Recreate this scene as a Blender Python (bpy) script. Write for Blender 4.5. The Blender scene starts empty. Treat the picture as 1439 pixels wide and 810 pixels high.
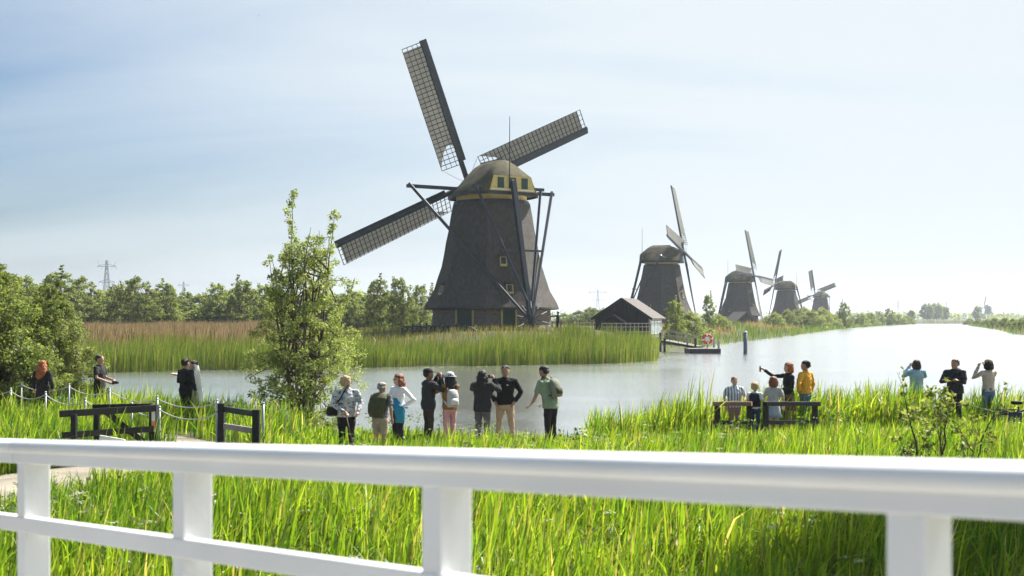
import bpy, bmesh, math, random
import numpy as np
from mathutils import Vector, Matrix

random.seed(7)
rng = np.random.default_rng(11)
R = math.radians
scene = bpy.context.scene
COL = scene.collection

# ------------------------------------------------------------------ camera, sky, sun, exposure
EYE = 3.3            # eye height above the water (z = 0)
FPX, CX, HY = 1640.0, 719.5, 447.0
cam_d = bpy.data.cameras.new('camera')
cam_d.sensor_width = 36.0
cam_d.lens = FPX / 1439 * 36
cam_d.shift_y = 42 / 1439
cam_d.clip_start = 0.05
cam_d.clip_end = 30000
cam_d.dof.use_dof = True
cam_d.dof.focus_distance = 90
cam_d.dof.aperture_fstop = 3.6
cam = bpy.data.objects.new('camera', cam_d)
cam.location = (0, 0, EYE)
cam.rotation_euler = (R(90), 0, 0)
COL.objects.link(cam)
scene.camera = cam

SUN_AZ, SUN_EL = 46.0, 48.0          # degrees right of the view direction, elevation
world = bpy.data.worlds.new('World')
scene.world = world
world.use_nodes = True
wn, wl = world.node_tree.nodes, world.node_tree.links
wn.clear()
w_out = wn.new('ShaderNodeOutputWorld')
w_bg = wn.new('ShaderNodeBackground')
w_sky = wn.new('ShaderNodeTexSky')
w_sky.sky_type = 'NISHITA'
w_sky.sun_disc = False
w_sky.sun_elevation = R(SUN_EL)
w_sky.sun_rotation = R(SUN_AZ)
w_sky.altitude = 0
w_sky.air_density = 1.0
w_sky.dust_density = 2.6
w_sky.ozone_density = 1.6
w_bg.inputs['Strength'].default_value = 0.064
# thin cirrus veil: a noise laid over the whole sky
tc = wn.new('ShaderNodeTexCoord')
sep = wn.new('ShaderNodeSeparateXYZ'); wl.new(tc.outputs['Generated'], sep.inputs[0])
add = wn.new('ShaderNodeMath'); add.operation = 'ADD'; add.inputs[1].default_value = 0.22
wl.new(sep.outputs['Z'], add.inputs[0])
dx = wn.new('ShaderNodeMath'); dx.operation = 'DIVIDE'
dy = wn.new('ShaderNodeMath'); dy.operation = 'DIVIDE'
wl.new(sep.outputs['X'], dx.inputs[0]); wl.new(add.outputs[0], dx.inputs[1])
wl.new(sep.outputs['Y'], dy.inputs[0]); wl.new(add.outputs[0], dy.inputs[1])
comb = wn.new('ShaderNodeCombineXYZ'); wl.new(dx.outputs[0], comb.inputs[0]); wl.new(dy.outputs[0], comb.inputs[1])
mp = wn.new('ShaderNodeMapping'); mp.inputs['Rotation'].default_value = (0, 0, R(62)); mp.inputs['Location'].default_value = (0.7, 0.2, 0); mp.inputs['Scale'].default_value = (0.4, 1.5, 1)
wl.new(comb.outputs[0], mp.inputs[0])
nz = wn.new('ShaderNodeTexNoise'); nz.inputs['Scale'].default_value = 1.0; nz.inputs['Detail'].default_value = 7; nz.inputs['Roughness'].default_value = 0.55; nz.inputs['Distortion'].default_value = 0.9
wl.new(mp.outputs[0], nz.inputs['Vector'])
rmp = wn.new('ShaderNodeMapRange'); rmp.inputs['From Min'].default_value = 0.36; rmp.inputs['From Max'].default_value = 0.66
rmp.inputs['To Min'].default_value = -0.05; rmp.inputs['To Max'].default_value = 0.22
wl.new(nz.outputs['Fac'], rmp.inputs['Value'])
mx = wn.new('ShaderNodeMix'); mx.data_type = 'RGBA'
# the veil scatters forwards, so it is denser to the eye towards the sun, and haze pales the horizon all round
dotn = wn.new('ShaderNodeVectorMath'); dotn.operation = 'DOT_PRODUCT'
wl.new(tc.outputs['Generated'], dotn.inputs[0])
dotn.inputs[1].default_value = (math.sin(R(SUN_AZ)) * math.cos(R(SUN_EL)), math.cos(R(SUN_AZ)) * math.cos(R(SUN_EL)), math.sin(R(SUN_EL)))
fwd = wn.new('ShaderNodeMapRange'); fwd.interpolation_type = 'SMOOTHSTEP'
fwd.inputs['From Min'].default_value = 0.20; fwd.inputs['From Max'].default_value = 0.74; fwd.inputs['To Min'].default_value = -0.06; fwd.inputs['To Max'].default_value = 0.95
wl.new(dotn.outputs['Value'], fwd.inputs['Value'])
hor = wn.new('ShaderNodeMapRange'); hor.interpolation_type = 'SMOOTHSTEP'
hor.inputs['From Min'].default_value = 0.0; hor.inputs['From Max'].default_value = 0.16; hor.inputs['To Min'].default_value = 0.42; hor.inputs['To Max'].default_value = 0.0
wl.new(sep.outputs['Z'], hor.inputs['Value'])
s1 = wn.new('ShaderNodeMath'); s1.operation = 'ADD'; wl.new(rmp.outputs[0], s1.inputs[0]); wl.new(fwd.outputs[0], s1.inputs[1])
s2 = wn.new('ShaderNodeMath'); s2.operation = 'ADD'; s2.use_clamp = True; wl.new(s1.outputs[0], s2.inputs[0]); wl.new(hor.outputs[0], s2.inputs[1])
tn = wn.new('ShaderNodeMix'); tn.data_type = 'RGBA'; tn.blend_type = 'MULTIPLY'; tn.inputs[0].default_value = 1
wl.new(w_sky.outputs[0], tn.inputs[6]); tn.inputs[7].default_value = (0.46, 0.64, 0.80, 1)
wl.new(s2.outputs[0], mx.inputs[0]); wl.new(tn.outputs[2], mx.inputs[6])
mx.inputs[7].default_value = (5.3, 5.8, 6.15, 1)
wl.new(mx.outputs[2], w_bg.inputs['Color'])
wl.new(w_bg.outputs[0], w_out.inputs['Surface'])

sun_d = bpy.data.lights.new('sun', 'SUN')
sun_d.energy = 5.0
sun_d.angle = R(0.6)
sun_d.color = (1.0, 0.965, 0.90)
sun = bpy.data.objects.new('sun', sun_d)
sv = Vector((math.sin(R(SUN_AZ)) * math.cos(R(SUN_EL)), math.cos(R(SUN_AZ)) * math.cos(R(SUN_EL)), math.sin(R(SUN_EL))))
sun.rotation_euler = sv.to_track_quat('Z', 'Y').to_euler()
sun.location = sv * 100
COL.objects.link(sun)

vs = scene.view_settings
vs.view_transform = 'Standard'
vs.look = 'None'
vs.exposure = 1.25
vs.gamma = 1.0
vs.use_curve_mapping = False
cy = scene.cycles
cy.max_bounces = 8
cy.diffuse_bounces = 3
cy.glossy_bounces = 3
cy.transmission_bounces = 4
cy.transparent_max_bounces = 6
cy.volume_bounces = 0
cy.use_adaptive_sampling = True
cy.adaptive_threshold = 0.02
cy.use_denoising = True
cy.sample_clamp_indirect = 8

# ------------------------------------------------------------------ helpers
def P(px, d, z=0.0):
    """point at picture column px, distance d, height z"""
    return Vector(((px - CX) / FPX * d, d, z))
def zat(py, d):
    return EYE - (py - HY) / FPX * d
def gpx(py, z):
    """distance at which height z shows at picture row py"""
    return (EYE - z) * FPX / (py - HY)

def tag(o, label=None, cat=None, group=None, kind=None):
    if label: o['label'] = label
    if cat: o['category'] = cat
    if group: o['group'] = group
    if kind: o['kind'] = kind
    return o
def empty(name, loc=(0, 0, 0), rz=0.0, parent=None):
    o = bpy.data.objects.new(name, None)
    o.empty_display_size = 0.2
    COL.objects.link(o)
    o.location = loc
    o.rotation_euler = (0, 0, rz)
    if parent: o.parent = parent
    return o
def link(name, me, parent=None, loc=(0, 0, 0)):
    o = bpy.data.objects.new(name, me)
    COL.objects.link(o)
    o.location = loc
    if parent: o.parent = parent
    return o
def copy_tree(o, parent=None):
    c = o.copy(); COL.objects.link(c); c.parent = parent
    for ch in list(o.children): copy_tree(ch, c)
    return c

def mesh_np(name, verts, faces, mat, cols=None, smooth=False):
    """verts (N,3), faces (M,k) with one k"""
    me = bpy.data.meshes.new(name)
    verts = np.ascontiguousarray(verts, dtype=np.float32)
    faces = np.ascontiguousarray(faces, dtype=np.int32)
    M, k = faces.shape
    me.vertices.add(len(verts)); me.vertices.foreach_set('co', verts.ravel())
    me.loops.add(M * k); me.loops.foreach_set('vertex_index', faces.ravel())
    me.polygons.add(M)
    me.polygons.foreach_set('loop_start', np.arange(0, M * k, k, dtype=np.int32))
    if smooth: me.polygons.foreach_set('use_smooth', np.ones(M, dtype=bool))
    me.update(calc_edges=True)
    if cols is not None:
        a = me.color_attributes.new('col', 'FLOAT_COLOR', 'POINT')
        c4 = np.ones((len(verts), 4), dtype=np.float32); c4[:, :3] = cols
        a.data.foreach_set('color', c4.ravel())
    me.materials.append(mat)
    return me

class MB:
    """collects shapes for ONE mesh"""
    def __init__(s): s.v = []; s.f = []; s.m = []; s.mi = 0
    def add(s, vs_, fs_):
        b = len(s.v); s.v += [tuple(p) for p in vs_]
        s.f += [tuple(b + i for i in f) for f in fs_]; s.m += [s.mi] * len(fs_); return s
    def box(s, c, d, rz=0.0, M=None):
        x, y, z = d[0] / 2, d[1] / 2, d[2] / 2
        pts = [Vector((sx * x, sy * y, sz * z)) for sz in (-1, 1) for sx, sy in ((-1, -1), (1, -1), (1, 1), (-1, 1))]
        if M is None: M = Matrix.Rotation(rz, 3, 'Z')
        pts = [M @ p + Vector(c) for p in pts]
        return s.add(pts, [(3, 2, 1, 0), (4, 5, 6, 7), (0, 1, 5, 4), (1, 2, 6, 5), (2, 3, 7, 6), (3, 0, 4, 7)])
    def beam(s, p, q, w, h=None, w2=None, h2=None, up=(0, 0, 1)):
        p, q = Vector(p), Vector(q); h = h or w; w2 = w2 or w; h2 = h2 or h
        d = (q - p).normalized(); u = Vector(up)
        if abs(d.dot(u)) > 0.98: u = Vector((0, 1, 0))
        a = d.cross(u).normalized(); b = a.cross(d).normalized()
        pts = []
        for c, ww, hh in ((p, w, h), (q, w2, h2)):
            for sa, sb in ((-1, -1), (1, -1), (1, 1), (-1, 1)):
                pts.append(c + a * sa * ww / 2 + b * sb * hh / 2)
        return s.add(pts, [(0, 1, 2, 3), (7, 6, 5, 4), (0, 4, 5, 1), (1, 5, 6, 2), (2, 6, 7, 3), (3, 7, 4, 0)])
    def tube(s, pts, rs, n=8, caps=True):
        pts = [Vector(p) for p in pts]
        if not hasattr(rs, '__len__'): rs = [rs] * len(pts)
        b = len(s.v); vv = []; ff = []
        ref = None
        for i, p in enumerate(pts):
            d = (pts[min(i + 1, len(pts) - 1)] - pts[max(i - 1, 0)]).normalized()
            if ref is None:
                ref = Vector((0, 0, 1)) if abs(d.z) < 0.9 else Vector((0, 1, 0))
            a = d.cross(ref)
            if a.length < 1e-4: a = d.cross(Vector((1, 0, 0)))
            a.normalize(); c = a.cross(d).normalized(); ref = c
            for k in range(n):
                t = 2 * math.pi * k / n
                vv.append(p + (a * math.cos(t) + c * math.sin(t)) * rs[i])
        for i in range(len(pts) - 1):
            for k in range(n):
                k2 = (k + 1) % n
                ff.append((i * n + k, i * n + k2, (i + 1) * n + k2, (i + 1) * n + k))
        if caps:
            ff.append(tuple(range(n - 1, -1, -1))); e = (len(pts) - 1) * n
            ff.append(tuple(e + k for k in range(n)))
        return s.add(vv, ff)
    def rings(s, rr, n=14):
        """stack of ellipses (cx, cy, z, rx, ry)"""
        vv = []; ff = []
        for cx, cy_, z, rx, ry in rr:
            for k in range(n):
                t = 2 * math.pi * k / n
                vv.append((cx + rx * math.cos(t), cy_ + ry * math.sin(t), z))
        for i in range(len(rr) - 1):
            for k in range(n):
                k2 = (k + 1) % n
                ff.append((i * n + k, i * n + k2, (i + 1) * n + k2, (i + 1) * n + k))
        ff.append(tuple(range(n - 1, -1, -1))); e = (len(rr) - 1) * n
        ff.append(tuple(e + k for k in range(n)))
        return s.add(vv, ff)
    def ell(s, c, r, n=10, m=7, M=None):
        vv = []; ff = []; c = Vector(c)
        for i in range(m + 1):
            ph = math.pi * (i + 0.02) / (m + 0.04) - math.pi / 2
            for k in range(n):
                t = 2 * math.pi * k / n
                p = Vector((r[0] * math.cos(ph) * math.cos(t), r[1] * math.cos(ph) * math.sin(t), r[2] * math.sin(ph)))
                vv.append(c + (M @ p if M else p))
        for i in range(m):
            for k in range(n):
                k2 = (k + 1) % n
                ff.append((i * n + k, i * n + k2, (i + 1) * n + k2, (i + 1) * n + k))
        ff.append(tuple(range(n - 1, -1, -1))); e = m * n
        ff.append(tuple(e + k for k in range(n)))
        return s.add(vv, ff)
    def xform(s, fn):
        s.v = [tuple(fn(Vector(p))) for p in s.v]; return s
    def mesh(s, name, mats, smooth=False):
        me = bpy.data.meshes.new(name)
        me.from_pydata(s.v, [], s.f)
        mats = mats if isinstance(mats, (list, tuple)) else [mats]
        for m in mats: me.materials.append(m)
        if len(mats) > 1: me.polygons.foreach_set('material_index', s.m)
        if smooth: me.polygons.foreach_set('use_smooth', [True] * len(me.polygons))
        me.update()
        return me
    def build(s, name, mats, parent=None, smooth=False, loc=(0, 0, 0), bevel=0.0):
        o = link(name, s.mesh(name, mats, smooth), parent, loc)
        if bevel:
            md = o.modifiers.new('bevel', 'BEVEL'); md.width = bevel; md.segments = 2; md.limit_method = 'ANGLE'
        return o

TEX = {}
def cloud_tex(size):
    if size not in TEX:
        t = bpy.data.textures.new('fold_%d' % int(size * 1000), 'CLOUDS'); t.noise_scale = size; t.noise_depth = 2; TEX[size] = t
    return TEX[size]
def remeshed(mb, name, mats, voxel, parent, ratio=None, smooth_it=2, fold=0.0, fsize=0.09):
    """one continuous surface from overlapping closed shapes"""
    o = link(name, mb.mesh(name, mats, True))
    md = o.modifiers.new('r', 'REMESH'); md.mode = 'VOXEL'; md.voxel_size = voxel; md.use_smooth_shade = True
    if smooth_it:
        sm = o.modifiers.new('s', 'SMOOTH'); sm.factor = 0.5; sm.iterations = smooth_it
    if fold:
        dp = o.modifiers.new('f', 'DISPLACE'); dp.texture = cloud_tex(fsize); dp.strength = fold; dp.mid_level = 0.5
    if ratio:
        dc = o.modifiers.new('d', 'DECIMATE'); dc.ratio = ratio
    dg = bpy.context.evaluated_depsgraph_get()
    me = bpy.data.meshes.new_from_object(o.evaluated_get(dg))
    o.modifiers.clear(); o.data = me
    me.materials.clear()
    for m in (mats if isinstance(mats, (list, tuple)) else [mats]): me.materials.append(m)
    me.polygons.foreach_set('use_smooth', [True] * len(me.polygons))
    o.parent = parent
    return o

# ------------------------------------------------------------------ materials
MATS = {}
def mat(name, col, rough=0.7, var=0.15, scale=6.0, bump=0.0, bscale=None, metal=0.0, spec=0.4, stretch=(1, 1, 1), col2=None, detail=5):
    if name in MATS: return MATS[name]
    m = bpy.data.materials.new(name); m.use_nodes = True
    n, l = m.node_tree.nodes, m.node_tree.links
    b = n['Principled BSDF']
    b.inputs['Roughness'].default_value = rough
    b.inputs['Metallic'].default_value = metal
    b.inputs['Specular IOR Level'].default_value = spec
    t = n.new('ShaderNodeTexCoord'); mpn = n.new('ShaderNodeMapping'); mpn.inputs['Scale'].default_value = stretch
    l.new(t.outputs['Object'], mpn.inputs[0])
    nt = n.new('ShaderNodeTexNoise'); nt.inputs['Scale'].default_value = scale; nt.inputs['Detail'].default_value = detail
    l.new(mpn.outputs[0], nt.inputs['Vector'])
    mr = n.new('ShaderNodeMapRange'); mr.inputs['From Min'].default_value = 0.3; mr.inputs['From Max'].default_value = 0.7
    l.new(nt.outputs['Fac'], mr.inputs['Value'])
    mixn = n.new('ShaderNodeMix'); mixn.data_type = 'RGBA'; l.new(mr.outputs[0], mixn.inputs[0])
    a = [c * (1 - var) for c in col]; c2 = col2 if col2 else [min(1, c * (1 + var)) for c in col]
    mixn.inputs[6].default_value = (*a, 1); mixn.inputs[7].default_value = (*c2, 1)
    l.new(mixn.outputs[2], b.inputs['Base Color'])
    if bump:
        n2 = n.new('ShaderNodeTexNoise'); n2.inputs['Scale'].default_value = bscale or scale * 3; n2.inputs['Detail'].default_value = 4
        l.new(mpn.outputs[0], n2.inputs['Vector'])
        bp = n.new('ShaderNodeBump'); bp.inputs['Strength'].default_value = bump; bp.inputs['Distance'].default_value = 0.05
        l.new(n2.outputs['Fac'], bp.inputs['Height']); l.new(bp.outputs[0], b.inputs['Normal'])
    MATS[name] = m
    return m

def leaf_mat(name, trans=0.45, rough=0.45, tint=(1, 1, 1), tt=(1.15, 1.15, 0.55)):
    """thin leaf: own colour from the 'col' attribute, light shows through"""
    if name in MATS: return MATS[name]
    m = bpy.data.materials.new(name); m.use_nodes = True
    n, l = m.node_tree.nodes, m.node_tree.links
    b = n['Principled BSDF']; out = n['Material Output']
    at = n.new('ShaderNodeAttribute'); at.attribute_name = 'col'
    oi = n.new('ShaderNodeObjectInfo')
    hv = n.new('ShaderNodeHueSaturation')
    mr = n.new('ShaderNodeMapRange'); mr.inputs['To Min'].default_value = 0.8; mr.inputs['To Max'].default_value = 1.2
    l.new(oi.outputs['Random'], mr.inputs['Value']); l.new(mr.outputs[0], hv.inputs['Value'])
    l.new(at.outputs['Color'], hv.inputs['Color'])
    b.inputs['Roughness'].default_value = rough
    b.inputs['Specular IOR Level'].default_value = 0.28
    mt = n.new('ShaderNodeMix'); mt.data_type = 'RGBA'; mt.blend_type = 'MULTIPLY'; mt.inputs[0].default_value = 1
    l.new(hv.outputs[0], mt.inputs[6]); mt.inputs[7].default_value = (*tint, 1)
    l.new(mt.outputs[2], b.inputs['Base Color'])
    tr = n.new('ShaderNodeBsdfTranslucent')
    m2 = n.new('ShaderNodeMix'); m2.data_type = 'RGBA'; m2.blend_type = 'MULTIPLY'; m2.inputs[0].default_value = 1
    l.new(hv.outputs[0], m2.inputs[6]); m2.inputs[7].default_value = (*tt, 1)
    l.new(m2.outputs[2], tr.inputs['Color'])
    ms = n.new('ShaderNodeMixShader'); ms.inputs[0].default_value = trans
    l.new(b.outputs[0], ms.inputs[1]); l.new(tr.outputs[0], ms.inputs[2])
    l.new(ms.outputs[0], out.inputs['Surface'])
    MATS[name] = m
    return m

# ------------------------------------------------------------------ noise and water outline
def vnoise(x, y, seed=0):
    x = np.asarray(x, dtype=np.float64); y = np.asarray(y, dtype=np.float64)
    xi = np.floor(x).astype(np.int64); yi = np.floor(y).astype(np.int64)
    fx = x - xi; fy = y - yi
    fx = fx * fx * (3 - 2 * fx); fy = fy * fy * (3 - 2 * fy)
    def h(a, b):
        v = (a * 374761393 + b * 668265263 + seed * 1442695041) & 0xFFFFFFFF
        v = ((v ^ (v >> 13)) * 1274126177) & 0xFFFFFFFF
        v = v ^ (v >> 16)
        return (v & 0xFFFF) / 65535.0
    return (h(xi, yi) * (1 - fx) + h(xi + 1, yi) * fx) * (1 - fy) + (h(xi, yi + 1) * (1 - fx) + h(xi + 1, yi + 1) * fx) * fy

WATER = np.array([(-75, 58), (-52, 48), (-30, 40.5), (-20, 39), (-12, 36.5), (-7.5, 34.6), (-5, 33), (-3.4, 30.6), (0.8, 29.7), (3.2, 30.8), (5, 33), (9, 35.5), (16, 38.5), (30, 44), (52, 56),
                  (66, 90), (78, 150), (100, 232), (132, 315), (192, 490), (262, 655),
                  (216, 648), (196, 590), (131, 433), (87, 318), (49, 208), (26, 146), (19, 124), (13.8, 108), (12.4, 97), (10.9, 90.0), (8, 85.5), (3, 82.0), (-10.3, 77.5), (-24.4, 70.8), (-44, 66), (-75, 66)])
def sdist(X, Y, poly=WATER):
    """distance to the shore, negative inside the water"""
    X = np.asarray(X, dtype=np.float64); Y = np.asarray(Y, dtype=np.float64)
    best = np.full(X.shape, 1e18); inside = np.zeros(X.shape, dtype=bool)
    n = len(poly)
    for i in range(n):
        ax, ay = poly[i]; bx, by = poly[(i + 1) % n]
        ex, ey = bx - ax, by - ay
        t = np.clip(((X - ax) * ex + (Y - ay) * ey) / (ex * ex + ey * ey), 0, 1)
        best = np.minimum(best, (X - ax - t * ex) ** 2 + (Y - ay - t * ey) ** 2)
        c = (ay > Y) != (by > Y)
        inside ^= c & (X < ex * (Y - ay) / (ey if ey != 0 else 1e-9) + ax)
    d = np.sqrt(best)
    return np.where(inside, -d, d)
def sstep(a, b, x):
    t = np.clip((x - a) / (b - a), 0, 1)
    return t * t * (3 - 2 * t)
MILLS = [(-1.85, 105.0), (28.6, 223.0), (66.8, 342.0), (102.7, 437.0), (160.0, 605.0), (571.0, 1400.0)]
MILL_Z = 2.2
def gheight(X, Y):
    X = np.asarray(X, dtype=np.float64); Y = np.asarray(Y, dtype=np.float64)
    d = sdist(X, Y)
    near = Y < 48 + 0.6 * np.abs(X)
    near = near & (Y < 62)
    right = (X > 60 + 0.05 * Y) & (X > 0.30 * Y)
    lev = np.where(near, 0.4, np.where(right, 1.1, 1.45))
    w = np.where(near, 3.0, np.where(right, 6.0, 12.0))
    h = np.where(d > 0, lev * sstep(0, 1, d / w), -0.9 * sstep(0, 3.5, -d))
    for mx_, my_ in MILLS:
        rr = np.hypot(X - mx_, Y - my_)
        h = np.where(d > 0, np.maximum(h, h + (MILL_Z - h) * (1 - sstep(9, 17, rr))), h)
    h = h + np.where(d > 1, 0.05 * (vnoise(X * 0.35, Y * 0.35, 5) - 0.5), 0)
    # the verge in front of the bridge drops towards a ditch
    h = np.where(near, h - 0.35 * (1 - sstep(9, 15, np.hypot(X - 1, Y))), h)
    return h
def gh(x, y):
    return float(gheight(np.array([x]), np.array([y]))[0])
# ------------------------------------------------------------------ ground, path, water
def poly_dist(X, Y, pts):
    best = np.full(np.asarray(X).shape, 1e18)
    for (ax, ay), (bx, by) in zip(pts[:-1], pts[1:]):
        ex, ey = bx - ax, by - ay
        t = np.clip(((X - ax) * ex + (Y - ay) * ey) / (ex * ex + ey * ey), 0, 1)
        best = np.minimum(best, (X - ax - t * ex) ** 2 + (Y - ay - t * ey) ** 2)
    return np.sqrt(best)
PATH_MAIN = [(-10.2, 13.5), (-9.6, 17.0), (-8.0, 21.5), (-4.5, 24.4), (0.0, 26.0), (5.0, 27.8), (9.5, 29.4), (15.0, 31.0), (24, 33.0), (40, 38)]
PATH_LEFT = [(-5.6, 24.1), (-8.2, 27.2), (-11.4, 30.5), (-14.6, 33.2), (-21, 36.0), (-34, 39)]
def smooth_line(pts, n=8):
    out = []
    for i in range(len(pts) - 1):
        p0 = np.array(pts[max(i - 1, 0)]); p1 = np.array(pts[i]); p2 = np.array(pts[i + 1]); p3 = np.array(pts[min(i + 2, len(pts) - 1)])
        for k in range(n):
            t = k / n
            out.append(tuple(0.5 * ((2 * p1) + (-p0 + p2) * t + (2 * p0 - 5 * p1 + 4 * p2 - p3) * t * t + (-p0 + 3 * p1 - 3 * p2 + p3) * t ** 3)))
    out.append(tuple(pts[-1]))
    return out
PM, PL = smooth_line(PATH_MAIN), smooth_line(PATH_LEFT)
def path_dist(X, Y):
    return np.minimum(poly_dist(X, Y, PM) - 1.25, poly_dist(X, Y, PL) - 0.95)

ang = np.concatenate([np.linspace(-40, 40, 330), np.linspace(44, 316, 60)])
ang = np.radians(ang)
rad = np.concatenate([[0.0], np.geomspace(1.5, 6000, 330)])
A, RR = np.meshgrid(ang, rad)
GX = RR * np.sin(A); GY = RR * np.cos(A)
GZ = gheight(GX, GY)
pd = path_dist(GX, GY)
GZ = np.where((GY < 50) & (pd < 0.8) & (sdist(GX, GY) > 1.0), np.where(pd < 0.25, 0.375, GZ), GZ)
nA, nR = len(ang), len(rad)
idx = np.arange(nA * nR).reshape(nR, nA)
q = np.stack([idx[:-1], np.roll(idx[:-1], -1, 1), np.roll(idx[1:], -1, 1), idx[1:]], -1).reshape(-1, 4)
mat_ground = mat('meadow_soil', (0.05, 0.07, 0.02), 0.95, 0.35, 0.4, 0.4, 9, col2=(0.09, 0.085, 0.04))
g = link('ground', mesh_np('ground', np.stack([GX, GY, GZ], -1).reshape(-1, 3), q[:, ::-1], mat_ground, smooth=True))
tag(g, kind='structure')

mat_path = mat('shell_gravel', (0.24, 0.205, 0.155), 0.95, 0.25, 1.6, 0.6, 30, col2=(0.36, 0.315, 0.25))
def ribbon(name, pts, hw, z, m):
    V = []; F = []
    for i, p in enumerate(pts):
        a = Vector(pts[max(i - 1, 0)]); b = Vector(pts[min(i + 1, len(pts) - 1)])
        d = (b - a).normalized(); nrm = Vector((-d.y, d.x))
        j = 0.10 * (random.random() - 0.5)
        for k in (-1, -0.5, 0, 0.5, 1):
            x = p[0] + nrm.x * k * (hw + j * abs(k)); y = p[1] + nrm.y * k * (hw + j * abs(k))
            V.append((x, y, z + 0.03 * (1 - k * k)))
    for i in range(len(pts) - 1):
        for k in range(4):
            F.append((i * 5 + k, (i + 1) * 5 + k, (i + 1) * 5 + k + 1, i * 5 + k + 1))
    me = bpy.data.meshes.new(name); me.from_pydata(V, [], F); me.materials.append(m)
    for po in me.polygons: po.use_smooth = True
    return tag(link(name, me), kind='structure')
ribbon('path', PM, 1.3, 0.398, mat_path)
ribbon('path', PL, 1.0, 0.404, mat_path)

# water
mw = bpy.data.materials.new('canal_water'); mw.use_nodes = True
n, l = mw.node_tree.nodes, mw.node_tree.links
b = n['Principled BSDF']
b.inputs['Base Color'].default_value = (0.12, 0.125, 0.105, 1)
b.inputs['Roughness'].default_value = 0.16
b.inputs['IOR'].default_value = 1.42
t = n.new('ShaderNodeTexCoord')
m1 = n.new('ShaderNodeMapping'); m1.inputs['Rotation'].default_value = (0, 0, R(14)); m1.inputs['Scale'].default_value = (0.45, 1.0, 1)
l.new(t.outputs['Object'], m1.inputs[0])
n1 = n.new('ShaderNodeTexNoise'); n1.inputs['Scale'].default_value = 2.6; n1.inputs['Detail'].default_value = 4; n1.inputs['Roughness'].default_value = 0.6
n2 = n.new('ShaderNodeTexNoise'); n2.inputs['Scale'].default_value = 0.10; n2.inputs['Detail'].default_value = 3
l.new(m1.outputs[0], n1.inputs['Vector']); l.new(m1.outputs[0], n2.inputs['Vector'])
mr = n.new('ShaderNodeMapRange'); mr.inputs['From Min'].default_value = 0.35; mr.inputs['From Max'].default_value = 0.65
mr.inputs['To Min'].default_value = 0.10; mr.inputs['To Max'].default_value = 1.0
l.new(n2.outputs['Fac'], mr.inputs['Value'])
mm = n.new('ShaderNodeMath'); mm.operation = 'MULTIPLY'; l.new(n1.outputs['Fac'], mm.inputs[0]); l.new(mr.outputs[0], mm.inputs[1])
bp = n.new('ShaderNodeBump'); bp.inputs['Strength'].default_value = 0.7; bp.inputs['Distance'].default_value = 0.10
l.new(mm.outputs[0], bp.inputs['Height']); l.new(bp.outputs[0], b.inputs['Normal'])
gl = n.new('ShaderNodeBsdfGlossy'); gl.inputs['Color'].default_value = (0.98, 0.98, 0.97, 1); gl.inputs['Roughness'].default_value = 0.18
l.new(bp.outputs[0], gl.inputs['Normal'])
msx = n.new('ShaderNodeMixShader'); msx.inputs[0].default_value = 0.68
l.new(b.outputs[0], msx.inputs[1]); l.new(gl.outputs[0], msx.inputs[2]); l.new(msx.outputs[0], n['Material Output'].inputs['Surface'])
wx = np.linspace(-90, 290, 39); wy = np.linspace(28, 670, 65)
WX, WY = np.meshgrid(wx, wy)
wi = np.arange(WX.size).reshape(WX.shape)
wq = np.stack([wi[:-1, :-1], wi[:-1, 1:], wi[1:, 1:], wi[1:, :-1]], -1).reshape(-1, 4)
cen = np.stack([(WX[:-1, :-1] + WX[1:, 1:]) / 2, (WY[:-1, :-1] + WY[1:, 1:]) / 2], -1).reshape(-1, 2)
keep = sdist(cen[:, 0], cen[:, 1]) < 9
wo = link('canal_water', mesh_np('canal_water', np.stack([WX, WY, np.zeros_like(WX)], -1).reshape(-1, 3), wq[keep], mw))
tag(wo, kind='structure')

# ------------------------------------------------------------------ reeds and grass (stuff)
def blade_mesh(name, px_, py_, pz_, h, w, lean, az, fac, cols, m, segs=3):
    N = len(px_)
    ts = np.linspace(0, 1, segs + 1)
    wid = np.array([0.8, 1.0, 0.7, 0.0]) if segs == 3 else np.array([0.9, 0.9, 0.0])
    lx, ly = np.cos(az), np.sin(az); fx, fy = np.cos(fac), np.sin(fac)
    rows = []
    for k, t in enumerate(ts):
        out = lean * t ** 2.2 * h
        x = px_ + lx * out; y = py_ + ly * out
        z = pz_ + h * (t - 0.45 * np.minimum(lean, 1.2) * t ** 3)
        if k < segs:
            rows.append(np.stack([x - fx * w * wid[k] / 2, y - fy * w * wid[k] / 2, z], -1))
            rows.append(np.stack([x + fx * w * wid[k] / 2, y + fy * w * wid[k] / 2, z], -1))
        else:
            rows.append(np.stack([x, y, z], -1))
    K = len(rows)
    V = np.stack(rows, 1).reshape(-1, 3)
    base = (np.arange(N) * K)[:, None]
    tris = []
    for k in range(segs - 1):
        a = 2 * k
        tris += [(a, a + 1, a + 3), (a, a + 3, a + 2)]
    a = 2 * (segs - 1)
    tris.append((a, a + 1, a + 2))
    F = (base[:, None, :] + np.array(tris)[None]).reshape(-1, 3)
    C = np.repeat(cols, K, axis=0)
    return mesh_np(name, V, F, m, C)

def pal(N, cols, weights, jit=0.18):
    cols = np.array(cols); k = rng.choice(len(cols), size=N, p=np.array(weights) / sum(weights))
    c = cols[k] * (1 + jit * rng.standard_normal((N, 1)))
    return np.clip(c, 0.005, 0.9)

mat_blade = leaf_mat('grass_blade', 0.56, 0.42, tt=(1.35, 1.3, 0.6))
mat_reed = leaf_mat('reed_blade', 0.4, 0.5)
mat_dry = leaf_mat('dry_reed', 0.3, 0.8, tt=(1, 1, 0.9))

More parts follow.
